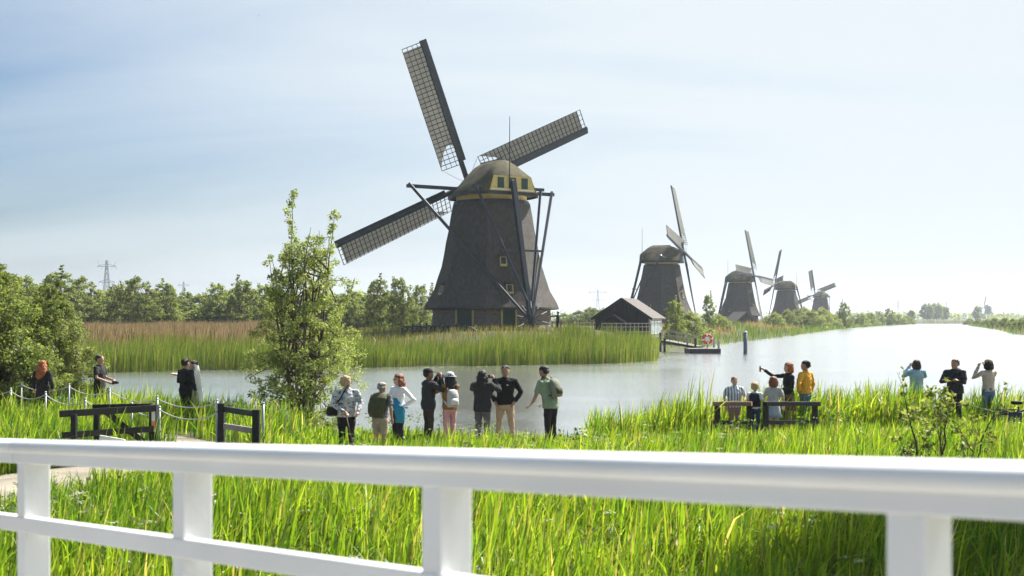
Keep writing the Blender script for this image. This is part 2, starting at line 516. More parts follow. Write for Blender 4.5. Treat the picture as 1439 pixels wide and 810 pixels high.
def frustum_pts(n, y0, y1, margin=1.12, x0=-1e9, x1=1e9):
    """even scatter over the ground the lens can see (and a bit beyond)"""
    u = rng.random(n); Y = np.sqrt(y0 * y0 + u * (y1 * y1 - y0 * y0))
    X = (rng.random(n) * 2 - 1) * 0.44 * margin * Y + (rng.random(n) - 0.5) * 2
    k = (X > x0) & (X < x1)
    return X[k], Y[k]

# tall iris and reed grass on the verge between bridge and path
X, Y = frustum_pts(185000, 5.6, 33.5, 1.25)
d = path_dist(X, Y); sd = sdist(X, Y)
front = Y < np.interp(X, [p[0] for p in PM], [p[1] for p in PM])
cl = vnoise(X * 0.9, Y * 0.9, 1) * 0.6 + vnoise(X * 2.7, Y * 2.7, 2) * 0.4
h = 0.55 + 0.62 * cl
# height by place: low verge along the path, higher beds on both sides
h *= np.where(front, 0.62 + 0.38 * sstep(0.2, 3.0, d), 1.0)
mid = (X > -8.5) & (X < 1.9)
h = np.where(~front & mid & (X > -5.5), h * 0.38, h)
h = np.where(~front & (X > 1.9), h * 1.08, h)
h = np.where((X > 3.4) & (X < 5.0) & (Y > 25) & (Y < 29.3), h * 1.35, h)
h = np.where(front & (X > -6.5) & (X < 2.0), h * (0.80 + 0.20 * sstep(2.0, 7.0, d)), h)
h = np.where(front & (X >= 2.0), h * (0.72 + 0.28 * sstep(1.0, 7.0, d)), h)
leftzone = (X < -6.2) & (Y < 25)
h = np.where(leftzone & front, h * 0.72, h)
dens = np.where(front, 0.95, np.where(mid, 0.55, 0.9)) * (0.45 + 0.75 * cl)
dens = np.where(~front & mid & (vnoise(X * 0.6, Y * 0.6, 9) < 0.4), dens * 0.3, dens)
dens *= np.clip(1.25 - Y / 60, 0.5, 1)
lo = (X < -4.5) & (d < 1.0) & front & (Y < 24)
dens = np.where(lo, dens * 0.25, dens)
keep = (d > 0.05 - 0.25 * cl) & (sd > -0.7) & (rng.random(len(X)) < dens)
# keep the bridge itself free
along = (X - 0.696) * -0.7071 + (Y - 2) * 0.7071; across = (X - 0.696) * -0.7071 + (Y - 2) * -0.7071
keep &= ~((across > -0.45) & (across < 4.0))
X, Y, h, cl = X[keep], Y[keep], h[keep], cl[keep]
N = len(X)
h = h * (0.55 + 0.75 * rng.random(N))
Z = gheight(X, Y) - 0.02
lean = np.abs(rng.standard_normal(N)) * 0.22 + 0.05
drp = rng.random(N) < 0.24
lean = np.where(drp, 0.55 + 0.5 * rng.random(N), lean)
az = rng.normal(0.3, 1.3, N)
cols = pal(N, [(0.145, 0.245, 0.022), (0.21, 0.295, 0.026), (0.075, 0.16, 0.018), (0.28, 0.33, 0.05), (0.40, 0.33, 0.16), (0.17, 0.20, 0.06)], [5, 4, 3.5, 1.6, 0.5, 1.8])
pt_ = vnoise(X * 0.55 + 3, Y * 0.55, 51) * 0.6 + vnoise(X * 1.9, Y * 1.9, 52) * 0.4
cols = cols * (0.78 + 0.68 * pt_)[:, None] * np.stack([0.82 + 0.36 * pt_, np.ones(N), np.ones(N)], -1)
w = (0.019 + 0.024 * rng.random(N) ** 1.5) * np.where(Y > 20, 1.25, 1.0)
me = blade_mesh('verge_grass', X, Y, Z, h, w, lean, az, rng.random(N) * math.pi, cols, mat_blade)
tag(link('verge_grass', me), 'tall fresh green reed grass covering the verge below the bridge', 'grass', kind='stuff')

# broad-leaved weeds in patches between the blades
nw = 420; k = rng.choice(N, nw * 3); pk = vnoise(X[k] * 0.4, Y[k] * 0.4, 81) > 0.5
k = k[pk][:nw]; nw = len(k); nl = 46
wh = 0.35 + 0.45 * rng.random(nw)
off = rng.standard_normal((nw, nl, 3)) * np.array([0.16, 0.16, 0.0]); zz = rng.random((nw, nl)) ** 0.7 * wh[:, None]
pos = np.stack([X[k], Y[k], Z[k]], -1)[:, None, :] + off; pos[:, :, 2] += zz; pos = pos.reshape(-1, 3); M_ = len(pos)
d1 = rng.standard_normal((M_, 3)) * np.array([1, 1, 0.5]); d1 /= np.linalg.norm(d1, axis=1, keepdims=True)
d2 = np.cross(d1, rng.standard_normal((M_, 3)) * 0.5 + np.array([0, 0, 1.0])); d2 /= np.linalg.norm(d2, axis=1, keepdims=True)
Lw = (0.04 + 0.07 * rng.random((M_, 1)))
V = np.stack([pos - d1 * Lw * 0.5, pos + d2 * Lw * 0.32, pos + d1 * Lw * 0.5, pos - d2 * Lw * 0.32], 1).reshape(-1, 3)
wc = np.repeat(pal(nw, [(0.10, 0.17, 0.045), (0.17, 0.23, 0.07), (0.24, 0.27, 0.10), (0.07, 0.13, 0.05)], [3, 3, 1.5, 2]), nl * 4, axis=0)
me = mesh_np('verge_weeds', V, np.arange(M_ * 4).reshape(-1, 4), mat_blade, wc)
tag(link('verge_weeds', me), 'broad leaved weeds growing in patches among the verge grass', 'weeds', kind='stuff')
# flowering umbels above some of them: clusters of cream florets
nu = 240; ku = rng.choice(k[Y[k] < 23], nu); cu = np.stack([X[ku], Y[ku], Z[ku] + 0.5 + 0.35 * rng.random(nu)], -1)
fo = rng.standard_normal((nu, 14, 3)) * np.array([0.035, 0.035, 0.008]); fp = (cu[:, None, :] + fo).reshape(-1, 3); sz = 0.011
of = np.array([(1, 0, 0), (0, 1, 0.2), (-1, 0, 0), (0, -1, -0.2)]) * sz
V = (fp[:, None, :] + of[None]).reshape(-1, 3)
me = mesh_np('cow_parsley', V, np.arange(len(V)).reshape(-1, 4), mat_dry, np.full((len(V), 3), 0.5) * np.array([1.05, 1.0, 0.75]))
tag(link('cow_parsley', me), 'cream flower umbels standing among the verge grass', 'flowers', kind='stuff')
# white-flowering heads scattered among the grass
k = rng.choice(N, 900)
fx, fy, fz = X[k], Y[k], Z[k] + h[k] * 0.85
V = []; s_ = 0.012 + 0.012 * rng.random(900)
off = np.array([(1, 0, 0), (-0.5, 0.87, 0.15), (-0.5, -0.87, -0.1), (0, 0, 0.9)])
V = (np.stack([fx, fy, fz], -1)[:, None, :] + off[None] * s_[:, None, None]).reshape(-1, 3)
F = ((np.arange(900) * 4)[:, None, None] + np.array([(0, 1, 3), (1, 2, 3), (2, 0, 3), (0, 2, 1)])[None]).reshape(-1, 3)
me = mesh_np('verge_flower', V, F, mat_dry, np.full((len(V), 3), 0.55) * np.array([1, 0.97, 0.8]))
tag(link('verge_flowers', me), 'tiny cream flower heads sprinkled through the verge grass', 'flowers', kind='stuff')

# reed bed along the far shore, from the left edge to the landing stage
def shore_band(n, x0, x1, y0, y1, dmin, dmax):
    X = x0 + rng.random(n) * (x1 - x0); Y = y0 + rng.random(n) * (y1 - y0)
    s = sdist(X, Y)
    k = (s > dmin) & (s < dmax) & (np.abs(X) < 0.44 * Y * 1.12 + 3)
    return X[k], Y[k], s[k]
def reed_field(name, label, X, Y, h, w, cols, m, segs=2, leanm=0.12):
    N = len(X); Z = gheight(X, Y) - 0.05
    lean = np.abs(rng.standard_normal(N)) * leanm + 0.03
    me = blade_mesh(name, X, Y, Z, h, w, lean, rng.normal(0.2, 1.2, N), rng.random(N) * math.pi, cols, m, segs)
    return tag(link(name, me), label, 'reeds', kind='stuff')
X, Y, s = shore_band(215000, -62, 13.5, 62, 97, -0.35, 7.5)
bay = np.sin(X * 0.9) * 0.35 + (vnoise(X * 0.5, Y * 0.1, 4) - 0.5) * 1.4
k = (s > np.clip(bay, -0.35, 0.9)) & (rng.random(len(X)) < np.where(s < 2.2, 1.0, 0.55))
X, Y, s = X[k], Y[k], s[k]
N = len(X); cl = vnoise(X * 0.45, Y * 0.45, 3)
h = (1.5 + 0.75 * cl) * (0.7 + 0.5 * rng.random(N)) * (0.86 + 0.28 * vnoise(X * 1.6, Y * 0.5, 61)) * np.where(s > 4.5, 0.72, 1.0)
h = h * np.where(np.hypot(X + 6.5, (Y - 88) * 0.35) < 4.5, 0.75, 1.0)
cols = pal(N, [(0.11, 0.17, 0.024), (0.17, 0.215, 0.034), (0.065, 0.12, 0.02), (0.32, 0.26, 0.12), (0.25, 0.27, 0.055)], [5, 4, 3, 1.0, 2])
reed_field('reed_bed', 'tall green reeds lining the far shore in front of the big windmill', X, Y, h, 0.022 + 0.016 * rng.random(N), cols, mat_reed)
# meadow grass behind the reeds, round the big mill
X, Y, s = shore_band(60000, -60, 40, 72, 128, 6.5, 60)
k = np.hypot(X + 1.85, Y - 105) > 5.3
X, Y, s = X[k], Y[k], s[k]; N = len(X)
brown = vnoise(X * 0.12, Y * 0.12, 8)
h = (0.35 + 0.55 * brown) * (0.7 + 0.6 * rng.random(N)) * np.where(np.hypot(X + 1.85, Y - 105) < 14, 0.75, 1.1)
ck = np.where(brown[:, None] > 0.5, pal(N, [(0.28, 0.24, 0.09), (0.20, 0.22, 0.06), (0.30, 0.20, 0.12)], [2, 2, 1]), pal(N, [(0.13, 0.20, 0.03), (0.18, 0.22, 0.045), (0.24, 0.20, 0.08)], [3, 3, 1]))
reed_field('meadow_grass', 'olive and straw coloured meadow grass round the foot of the big windmill', X, Y, h, 0.04 + 0.03 * rng.random(N), ck, mat_reed, leanm=0.25)
# brown last-year reed field behind the green reeds at left
X = -70 + rng.random(60000) * 72; Y = 78 + rng.random(60000) * 75
s = sdist(X, Y)
k = (s > 6) & (np.abs(X) < 0.47 * Y + 2) & (X < -0.205 * Y + 3 * (vnoise(X * 0.2, Y * 0.2, 71) - 0.5)) & (np.hypot(X + 1.85, Y - 105) > 9)
X, Y = X[k], Y[k]; N = len(X)
h = (1.35 + 0.7 * vnoise(X * 0.2, Y * 0.2, 6)) * (0.75 + 0.4 * rng.random(N))
h *= 0.72 + 0.14 * sstep(-18, -26, X)
cols = pal(N, [(0.36, 0.24, 0.13), (0.42, 0.30, 0.17), (0.30, 0.22, 0.10), (0.20, 0.20, 0.06)], [4, 3, 2, 1.2])
reed_field('dry_reed_field', 'reddish brown dry reed field in front of the distant willow row', X, Y, h, 0.05 + 0.03 * rng.random(N), cols, mat_dry)
# reeds along the canal towards the smaller mills, and on the opposite bank
X, Y, s = shore_band(130000, 13, 240, 96, 640, -0.8, 14)
k = (X < 0.31 * Y + 4 + 30 * sstep(200, 600, Y)) & (rng.random(len(X)) < np.clip(1.3 - Y / 700, 0.3, 1))
k &= ~((X > 12) & (X < 21) & (Y > 103) & (Y < 122) & (s < 6))
X, Y, s = X[k], Y[k], s[k]; N = len(X)
h = (1.0 + 0.7 * vnoise(X * 0.15, Y * 0.15, 12)) * (0.75 + 0.5 * rng.random(N)) * np.where(s > 4, 0.9, 1)
bn = vnoise(X * 0.07, Y * 0.05, 14) > 0.55
cols = np.where((bn & (s > 4))[:, None], pal(N, [(0.36, 0.25, 0.14), (0.30, 0.22, 0.12)], [1, 1]), pal(N, [(0.085, 0.155, 0.022), (0.14, 0.20, 0.035), (0.24, 0.23, 0.07)], [4, 3, 1]))
reed_field('canal_reeds', 'green and straw reeds along the canal bank below the row of mills', X, Y, h, 0.06 + Y * 0.00025, cols, mat_reed)
X, Y, s = shore_band(60000, 60, 270, 120, 660, -0.8, 16)
k = X > 0.34 * Y + 8
X, Y = X[k], Y[k]; N = len(X)
h = (0.8 + 0.8 * vnoise(X * 0.15, Y * 0.15, 13)) * (0.75 + 0.5 * rng.random(N))
cols = pal(N, [(0.085, 0.155, 0.022), (0.14, 0.20, 0.035), (0.36, 0.25, 0.14)], [4, 3, 1.3])
reed_field('bank_reeds', 'green reeds on the open canal bank opposite the mills', X, Y, h, 0.06 + Y * 0.00025, cols, mat_reed)

# floating leaves in a pale line in front of the reeds
n_ = 9000
X = -60 + rng.random(n_) * 73; Y = 60 + rng.random(n_) * 32
s = sdist(X, Y); c0 = -1.0 - 0.7 * vnoise(X * 0.15, Y * 0.05, 21)
k = (np.abs(s - c0) < 0.32) & (vnoise(X * 0.5, Y * 0.5, 22) > 0.25)
X, Y = X[k], Y[k]; N = len(X)
r_ = 0.07 + 0.09 * rng.random(N); a6 = np.arange(6) * math.pi / 3
V = np.stack([X[:, None] + r_[:, None] * np.cos(a6), Y[:, None] + r_[:, None] * np.sin(a6), np.full((N, 6), 0.012) + 0.012 * rng.random((N, 1))], -1).reshape(-1, 3)
F = np.arange(N * 6).reshape(N, 6)
me = mesh_np('floating_leaves', V, F, mat_reed, np.repeat(pal(N, [(0.26, 0.30, 0.10), (0.34, 0.34, 0.16)], [1, 1]), 6, axis=0))
tag(link('floating_leaves', me), 'pale line of floating water leaves along the reed edge', 'water leaves', kind='stuff')
# ------------------------------------------------------------------ bridge and its white railing
mat_white = mat('white_paint', (0.84, 0.84, 0.825), 0.40, 0.10, 1.2, 0.02, 50, spec=0.45, col2=(0.88, 0.88, 0.87))
mat_deck = mat('deck_wood', (0.46, 0.43, 0.38), 0.85, 0.2, 4, 0.3, 30, stretch=(1, 8, 8))
RU = Vector((-0.70711, 0.70711, 0)); RN = Vector((-0.70711, -0.70711, 0)); R0 = Vector((0.674, 2.0, 0))
SP = 1.235
def rail_z(s): return 3.052 - 0.0645 * s
def rp(s, nn, z): return R0 + RU * s + RN * nn + Vector((0, 0, z))
rail = empty('bridge_railing', rp(0, 0, rail_z(0) - 1.1))
tag(rail, 'white painted wooden bridge railing with rounded handrail and square posts', 'railing')
rl = rail.location.copy()
def sweep(prof, s0, s1, name, n=2, bevel=0.0):
    m_ = MB(); V = []; F = []; K = len(prof)
    for i in range(n):
        s = s0 + (s1 - s0) * i / (n - 1)
        for (a, zz) in prof: V.append(rp(s, a, rail_z(s) + zz) - rl)
    for i in range(n - 1):
        for k in range(K):
            F.append((i * K + k, i * K + (k + 1) % K, (i + 1) * K + (k + 1) % K, (i + 1) * K + k))
    F.append(tuple(range(K - 1, -1, -1))); F.append(tuple((n - 1) * K + k for k in range(K)))
    m_.add(V, F)
    o = m_.build(name, mat_white, rail)
    if bevel:
        md = o.modifiers.new('bevel', 'BEVEL'); md.width = bevel; md.segments = 2; md.limit_method = 'ANGLE'
    else:
        for po in o.data.polygons: po.use_smooth = len(po.vertices) == 4
    return o
cap_prof = []
for k in range(20):
    t = 2 * math.pi * k / 20
    c, s_ = math.cos(t), math.sin(t)
    cap_prof.append((-0.052 + 0.072 * math.copysign(abs(c) ** 0.55, c), -0.027 + 0.027 * math.copysign(abs(s_) ** 0.7, s_)))
fas = [(0.006, -0.089), (0.006, -0.0455), (-0.105, -0.0455), (-0.105, -0.089)]
for s0, s1 in ((-3.2, 3.772), (3.777, 8.6)):
    sweep(cap_prof, s0, s1, 'handrail')
    sweep(fas, s0, s1, 'fascia_board', bevel=0.004)
sweep([(0.004, -0.362), (0.004, -0.300), (-0.040, -0.300), (-0.040, -0.362)], -3.2, 8.6, 'middle_rail', bevel=0.005)
sweep([(0.004, -0.822), (0.004, -0.760), (-0.040, -0.760), (-0.040, -0.822)], -3.2, 8.6, 'lower_rail', bevel=0.005)
for i in range(-2, 7):
    s = i * SP
    m_ = MB()
    top, bot = rail_z(s) - 0.0875, rail_z(s) - 1.25
    V = [rp(s + a, nn, z) - rl for z in (bot, top) for a, nn in ((-0.036, 0.0), (0.036, 0.0), (0.036, -0.105), (-0.036, -0.105))]
    m_.add(V, [(0, 1, 2, 3), (7, 6, 5, 4), (0, 4, 5, 1), (1, 5, 6, 2), (2, 6, 7, 3), (3, 7, 4, 0)])
    m_.build('post', mat_white, rail, bevel=0.005)
br = empty('footbridge', rp(0, 1.7, 0.3))
tag(br, 'plank deck of the footbridge under the white railing', 'bridge')
bl = br.location.copy()
pm_ = MB().box((0, 0, 0), (0.185, 3.5, 0.05)).mesh('deck_plank', mat_deck)
for i in range(-20, 48):
    s = i * 0.2
    o = link('deck_plank', pm_, br, rp(s, 1.62, rail_z(s) - 1.13) - bl)
    o.rotation_euler = (0, math.atan(0.069), R(135))
m_ = MB()
for nn in (0.1, 1.6, 3.2):
    m_.beam(rp(-4, nn, rail_z(-4) - 1.27) - bl, rp(9.4, nn, rail_z(9.4) - 1.27) - bl, 0.15, 0.22)
m_.build('beam', mat_deck, br)
for s in (-3, 3, 8):
    for nn in (0.1, 3.2):
        a = rp(s, nn, 0)
        MB().beam(a + Vector((0, 0, gh(a.x, a.y) - 0.6)) - bl, a + Vector((0, 0, rail_z(s) - 1.2)) - bl, 0.2).build('pile', mat_deck, br)
# ------------------------------------------------------------------ windmills
mat_thatch = mat('thatch', (0.068, 0.060, 0.051), 0.95, 0.2, 2.6, 0.9, 30, stretch=(1.6, 1.6, 0.8), col2=(0.098, 0.087, 0.074))
mat_moss = mat('mossy_thatch', (0.045, 0.042, 0.030), 0.95, 0.35, 1.0, 1.0, 22, stretch=(1, 1, 1), col2=(0.115, 0.098, 0.042))
mat_brick = mat('mill_brick', (0.16, 0.125, 0.10), 0.9, 0.25, 5, 0.4, 30, col2=(0.24, 0.19, 0.15))
mat_tar = mat('tarred_wood', (0.022, 0.026, 0.032), 0.5, 0.3, 5, 0.15, 40, stretch=(1, 1, 0.3))
mat_spar = mat('blue_black_paint', (0.020, 0.030, 0.042), 0.45, 0.25, 3, spec=0.5)
mat_ochre = mat('ochre_paint', (0.56, 0.42, 0.13), 0.6, 0.12, 4)
mat_green = mat('dark_green_paint', (0.012, 0.045, 0.035), 0.45, 0.2, 4)
mat_trim = mat('white_trim', (0.75, 0.75, 0.72), 0.5, 0.05, 4)
mat_glass = mat('dark_glass', (0.02, 0.03, 0.04), 0.08, 0.1, 2, spec=0.8)
mat_lat = mat('lattice_wood', (0.045, 0.035, 0.028), 0.8, 0.3, 8)
mat_grey = mat('weathered_wood', (0.30, 0.27, 0.24), 0.85, 0.25, 5, 0.3, 40, stretch=(1, 1, 0.3))

def canvas_mat():
    m = bpy.data.materials.new('sail_canvas'); m.use_nodes = True
    n, l = m.node_tree.nodes, m.node_tree.links
    b = n['Principled BSDF']; out = n['Material Output']
    t = n.new('ShaderNodeTexCoord'); nt = n.new('ShaderNodeTexNoise'); nt.inputs['Scale'].default_value = 0.9; nt.inputs['Detail'].default_value = 5
    l.new(t.outputs['Object'], nt.inputs['Vector'])
    mx_ = n.new('ShaderNodeMix'); mx_.data_type = 'RGBA'; l.new(nt.outputs['Fac'], mx_.inputs[0])
    mx_.inputs[6].default_value = (0.16, 0.155, 0.13, 1); mx_.inputs[7].default_value = (0.31, 0.305, 0.27, 1)
    l.new(mx_.outputs[2], b.inputs['Base Color']); b.inputs['Roughness'].default_value = 0.9
    tr = n.new('ShaderNodeBsdfTranslucent'); l.new(mx_.outputs[2], tr.inputs['Color'])
    ms = n.new('ShaderNodeMixShader'); ms.inputs[0].default_value = 0.28
    l.new(b.outputs[0], ms.inputs[1]); l.new(tr.outputs[0], ms.inputs[2]); l.new(ms.outputs[0], out.inputs['Surface'])
    return m
mat_canvas = canvas_mat()

def octo(m_, prof, n=8, sub=1, rot=R(22.5)):
    """rings of an n-gon (z, circumradius)"""
    V = []; F = []
    K = n * sub
    for z, r in prof:
        for k in range(n):
            a0, a1 = rot + 2 * math.pi * k / n, rot + 2 * math.pi * (k + 1) / n
            for j in range(sub):
                t = j / sub
                V.append((r * (math.cos(a0) * (1 - t) + math.cos(a1) * t), r * (math.sin(a0) * (1 - t) + math.sin(a1) * t), z))
    for i in range(len(prof) - 1):
        for k in range(K):
            F.append((i * K + k, i * K + (k + 1) % K, (i + 1) * K + (k + 1) % K, (i + 1) * K + k))
    F.append(tuple(range(K - 1, -1, -1))); F.append(tuple((len(prof) - 1) * K + k for k in range(K)))
    m_.add(V, F)
    return m_

RS = 13.95            # sail length
HUB = Vector((4.25, 0, 13.45)); TILT = R(13)
def chord(r, x, z=0.0):
    """point on a twisted sail: r along the stock, x across it"""
    tw = R(19 - 14 * r / RS)
    return Vector((x * math.cos(tw) - z * math.sin(tw), r, x * math.sin(tw) + z * math.cos(tw)))
def sail_meshes():
    spar = MB().beam((0, -0.4, 0), (0, RS, 0), 0.40, 0.36, 0.24, 0.22, up=(0, 0, 1))
    spar.box((0, RS - 0.25, 0), (0.34, 0.5, 0.26))
    lead = MB(); V = []; F = []
    for i in range(9):
        r = 2.4 + (RS - 2.4) * i / 8
        for x, z in ((-0.50, 0.08), (-0.14, 0.02), (-0.14, -0.04), (-0.50, 0.03)): V.append(chord(r, x, z))
    for i in range(8):
        for k in range(4): F.append((i * 4 + k, i * 4 + (k + 1) % 4, i * 4 + 4 + (k + 1) % 4, i * 4 + 4 + k))
    F += [(3, 2, 1, 0), (32, 33, 34, 35)]
    lead.add(V, F)
    lat = MB()
    W = 1.95; r0 = 2.15; nb = 27
    for i in range(nb + 1):
        r = r0 + (RS - 0.12 - r0) * i / nb
        lat.beam(chord(r, 0.0), chord(r, W + 0.03), 0.055, 0.06, up=(0, 0, 1))
    for x in (0.5, 0.98, 1.47, W):
        for i in range(9):
            a, c = r0 + (RS - 0.12 - r0) * i / 9, r0 + (RS - 0.12 - r0) * (i + 1) / 9
            lat.beam(chord(a, x, 0.03), chord(c, x, 0.03), 0.04, 0.04)
    cl = MB(); V = []; F = []
    nr, nx = 22, 7
    for i in range(nr + 1):
        for j in range(nx + 1):
            x = 0.10 + (W - 0.13) * j / nx
            t = j / nx
            inner = 3.9 - 2.3 * max(0, t - 0.25) ** 1.4 + 0.9 * math.sin(math.pi * t) * 0.5
            r = inner + (RS - 0.42 - inner) * i / nr
            wob = 0.025 * math.sin(r * 5.1 + x * 3) + 0.02 * math.sin(r * 13 + x)
            V.append(chord(r, x, 0.085 + wob))
    for i in range(nr):
        for j in range(nx):
            a = i * (nx + 1) + j
            F.append((a, a + 1, a + nx + 2, a + nx + 1))
    cl.add(V, F)
    rope = MB().tube([chord(2.0, 1.8, 0.08), chord(0.9, 0.8, 0.1), chord(0.3, 0.1, 0.2)], 0.02, 5)
    return dict(spar=spar.mesh('sail', mat_spar), lead=lead.mesh('leading_board', mat_spar), lat=lat.mesh('sail_lattice', mat_lat),
                cloth=cl.mesh('sail_cloth', mat_canvas, True), rope=rope.mesh('sail_rope', mat_canvas))
SAIL = sail_meshes()

def wbeam(m_, p, q, w0, w1): return m_.beam(p, q, w0, w0, w1, w1)

def make_mill(label, body_rot):
    root = empty('windmill')
    tag(root, label, 'windmill', 'thatched windmills along the canal')
    base = octo(MB(), [(-0.6, 5.40), (1.0, 5.36), (2.2, 5.30)]).build('brick_base', mat_brick, root)
    base.rotation_euler.z = body_rot
    prof = [(1.80, 5.55), (1.86, 6.06), (2.02, 6.10), (2.5, 5.83), (3.5, 5.28), (4.6, 4.88), (5.7, 4.55), (6.8, 4.30), (7.95, 4.08), (9.0, 3.88), (10.15, 3.68), (11.35, 3.46)]
    # uneven courses of thatch
    body = octo(MB(), prof, sub=8)
    body.v = [(x * f, y * f, z) for (x, y, z) in body.v for f in (1 + 0.006 * math.sin(z * 9 + math.atan2(y, x) * 4) + 0.008 * (float(vnoise(math.atan2(y, x) * 6 + 20, z * 3, 31)) - 0.5),)]
    body = body.build('thatched_body', mat_thatch, root)
    body.rotation_euler.z = body_rot
    def body_pt(ang, z, out=0.0):
        zs = [p[0] for p in prof[2:]]; rs = [p[1] for p in prof[2:]]
        r = float(np.interp(z, zs, rs))
        k = (ang - body_rot + math.pi / 8) % (math.pi / 4) - math.pi / 8    # angle from the facet centre
        rr = r * math.cos(math.pi / 8) / math.cos(k) + out
        return Vector((rr * math.cos(ang), rr * math.sin(ang), z))
    # bands below the cap
    MB().rings([(0, 0, 11.20, 3.42, 3.42), (0, 0, 11.5, 3.40, 3.40)], 24).build('curb_ring', mat_tar, root)
    MB().rings([(0, 0, 11.44, 3.16, 3.16), (0, 0, 12.05, 3.18, 3.18)], 24).build('ochre_band', mat_ochre, root)
    # cap: lofted sections along the axis (x towards the sails)
    capm = MB(); V = []; F = []
    E = 11.98
    secs = [(-3.72, 2.50, 1.52, 1.86), (-3.3, 2.95, 1.95, 1.50), (-2.7, 3.25, 2.60, 0.95), (-2.15, 3.42, 3.06, 0.40), (-1.7, 3.48, 3.16, 0.22), (0.0, 3.55, 3.20, 0.20), (1.7, 3.30, 3.12, 0.20), (2.7, 2.85, 2.72, 0.25), (3.85, 2.05, 2.05, 0.35)]
    ns = 9
    for x, w_, h_, wt in secs:
        ring = []
        for k in range(ns + 1):
            s_ = k / ns
            ring.append((w_ - (w_ - wt) * (0.80 * s_ + 0.20 * (1 - math.sqrt(max(0, 1 - s_ ** 2.0)))), h_ * s_))
        pts = [(y, z) for y, z in ring] + [(-y, z) for y, z in ring[::-1]]
        for y, z in pts: V.append((x, y, E + z - 0.02 * abs(y) / 3))
    K = 2 * (ns + 1)
    for i in range(len(secs) - 1):
        for k in range(K - 1):
            F.append((i * K + k, (i + 1) * K + k, (i + 1) * K + k + 1, i * K + k + 1))
        F.append((i * K + K - 1, (i + 1) * K + K - 1, (i + 1) * K, i * K))
    F.append(tuple(range(K))); F.append(tuple((len(secs) - 1) * K + k for k in range(K - 1, -1, -1)))
    capm.add(V, F)
    V2 = []
    for (x, y, z) in capm.v:
        f = 1 + 0.03 * (float(vnoise(x * 1.3 + 9, y * 1.3 + z * 2, 17)) - 0.5)
        V2.append((x, y * f, z))
    capm.v = V2
    cap = capm.build('cap', mat_moss, root)
    for po in cap.data.polygons: po.use_smooth = len(po.vertices) == 4
    MB().box((-0.05, 0, 15.14), (3.5, 0.44, 0.14)).build('ridge_cover', mat_moss, cap)
    # eave beams
    m_ = MB()
    for s_ in (-1, 1):
        pl = [(-3.7, 2.52), (-2.4, 3.38), (-0.9, 3.58), (0.6, 3.57), (2.0, 3.28), (3.0, 2.78), (3.85, 2.08)]
        for (xa, ya), (xb, yb) in zip(pl[:-1], pl[1:]):
            m_.beam((xa, s_ * ya, E - 0.03), (xb, s_ * yb, E - 0.03), 0.16, 0.22)
    m_.box((-3.72, 0, E - 0.02), (0.16, 5.0, 0.24)).box((3.85, 0, E - 0.02), (0.16, 4.2, 0.24))
    m_.build('eave_beam', mat_tar, cap)
    # rear gable: ochre boards, three green windows
    gab = MB(); gx = -3.76
    gab.add([(gx, -2.28, E + 0.16), (gx, 2.28, E + 0.16), (gx, 1.88, E + 1.48), (gx, -1.88, E + 1.48),
             (gx - 0.07, -2.28, E + 0.16), (gx - 0.07, 2.28, E + 0.16), (gx - 0.07, 1.88, E + 1.48), (gx - 0.07, -1.88, E + 1.48)],
            [(0, 1, 2, 3), (7, 6, 5, 4), (0, 4, 5, 1), (1, 5, 6, 2), (2, 6, 7, 3), (3, 7, 4, 0)])
    gab = gab.build('gable', mat_ochre, root)
    for y in (-1.2, 0.0, 1.2):
        wd = MB().box((gx - 0.085, y, E + 0.86), (0.05, 0.62, 0.92)).build('window', mat_green, gab)
    MB().box((gx - 0.115, 0, E + 1.0), (0.03, 0.24, 0.34)).build('pane', mat_trim, gab)
    MB().box((gx - 0.085, 0, E + 0.28), (0.05, 4.2, 0.07)).build('sill', mat_trim, gab)
    # front of the cap: dark boards
    MB().rings([(3.9, 0, E + 0.1, 0.06, 1.95), (3.9, 0, E + 1.2, 0.06, 1.2), (3.9, 0, E + 1.98, 0.06, 0.5)], 12).build('breast_board', mat_green, root)
    # flag pole on the cap
    MB().tube([(-3.9, 0.35, E + 0.4), (-3.9, 0.35, 18.6)], [0.055, 0.025], 6).build('flag_pole', mat_tar, root)
    # axle and cross of the stocks
    ax = Vector((math.cos(TILT), 0, math.sin(TILT)))
    MB().tube([HUB - ax * 3.2, HUB + ax * 0.55], [0.30, 0.26], 10).build('windshaft', mat_spar, root)
    # cross beams and tail
    m_ = MB(); wbeam(m_, (1.6, -7.6, 12.72), (1.6, 7.6, 12.72), 0.30, 0.30); m_.build('long_cross_beam', mat_spar, root)
    m_ = MB(); wbeam(m_, (-3.1, -3.6, 12.5), (-3.1, 3.6, 12.5), 0.26, 0.26); m_.build('short_cross_beam', mat_spar, root)
    foot = Vector((-7.0, 0, 0.9))
    m_ = MB(); wbeam(m_, (-3.9, 0, 13.0), foot + Vector((0, 0, -0.5)), 0.42, 0.34); m_.build('tail_pole', mat_spar, root)
    for y, mm_ in ((-7.4, mat_spar), (7.4, mat_spar)):
        m_ = MB(); wbeam(m_, (1.6, y, 12.95), foot + Vector((0.25, 0.22 * (1 if y > 0 else -1), 0.2)), 0.24, 0.20); m_.build('long_brace', mm_, root)
    for y in (-3.3, 3.3):
        m_ = MB(); wbeam(m_, (-3.1, y, 12.6), foot + Vector((0.3, 0.2 * (1 if y > 0 else -1), 1.6)), 0.20, 0.18); m_.build('short_brace', mat_spar, root)
    m_ = MB(); wbeam(m_, (-5.2, -2.1, 6.9), (-5.2, 1.9, 6.9), 0.17, 0.17); m_.build('brace_tie', mat_spar, root)
    # capstan wheel at the foot of the tail
    wh = MB().tube([foot + Vector((-0.30, 0, 0.1)), foot + Vector((0.35, 0, 0.1))], 0.16, 10)
    wh = wh.build('capstan_wheel', mat_spar, root)
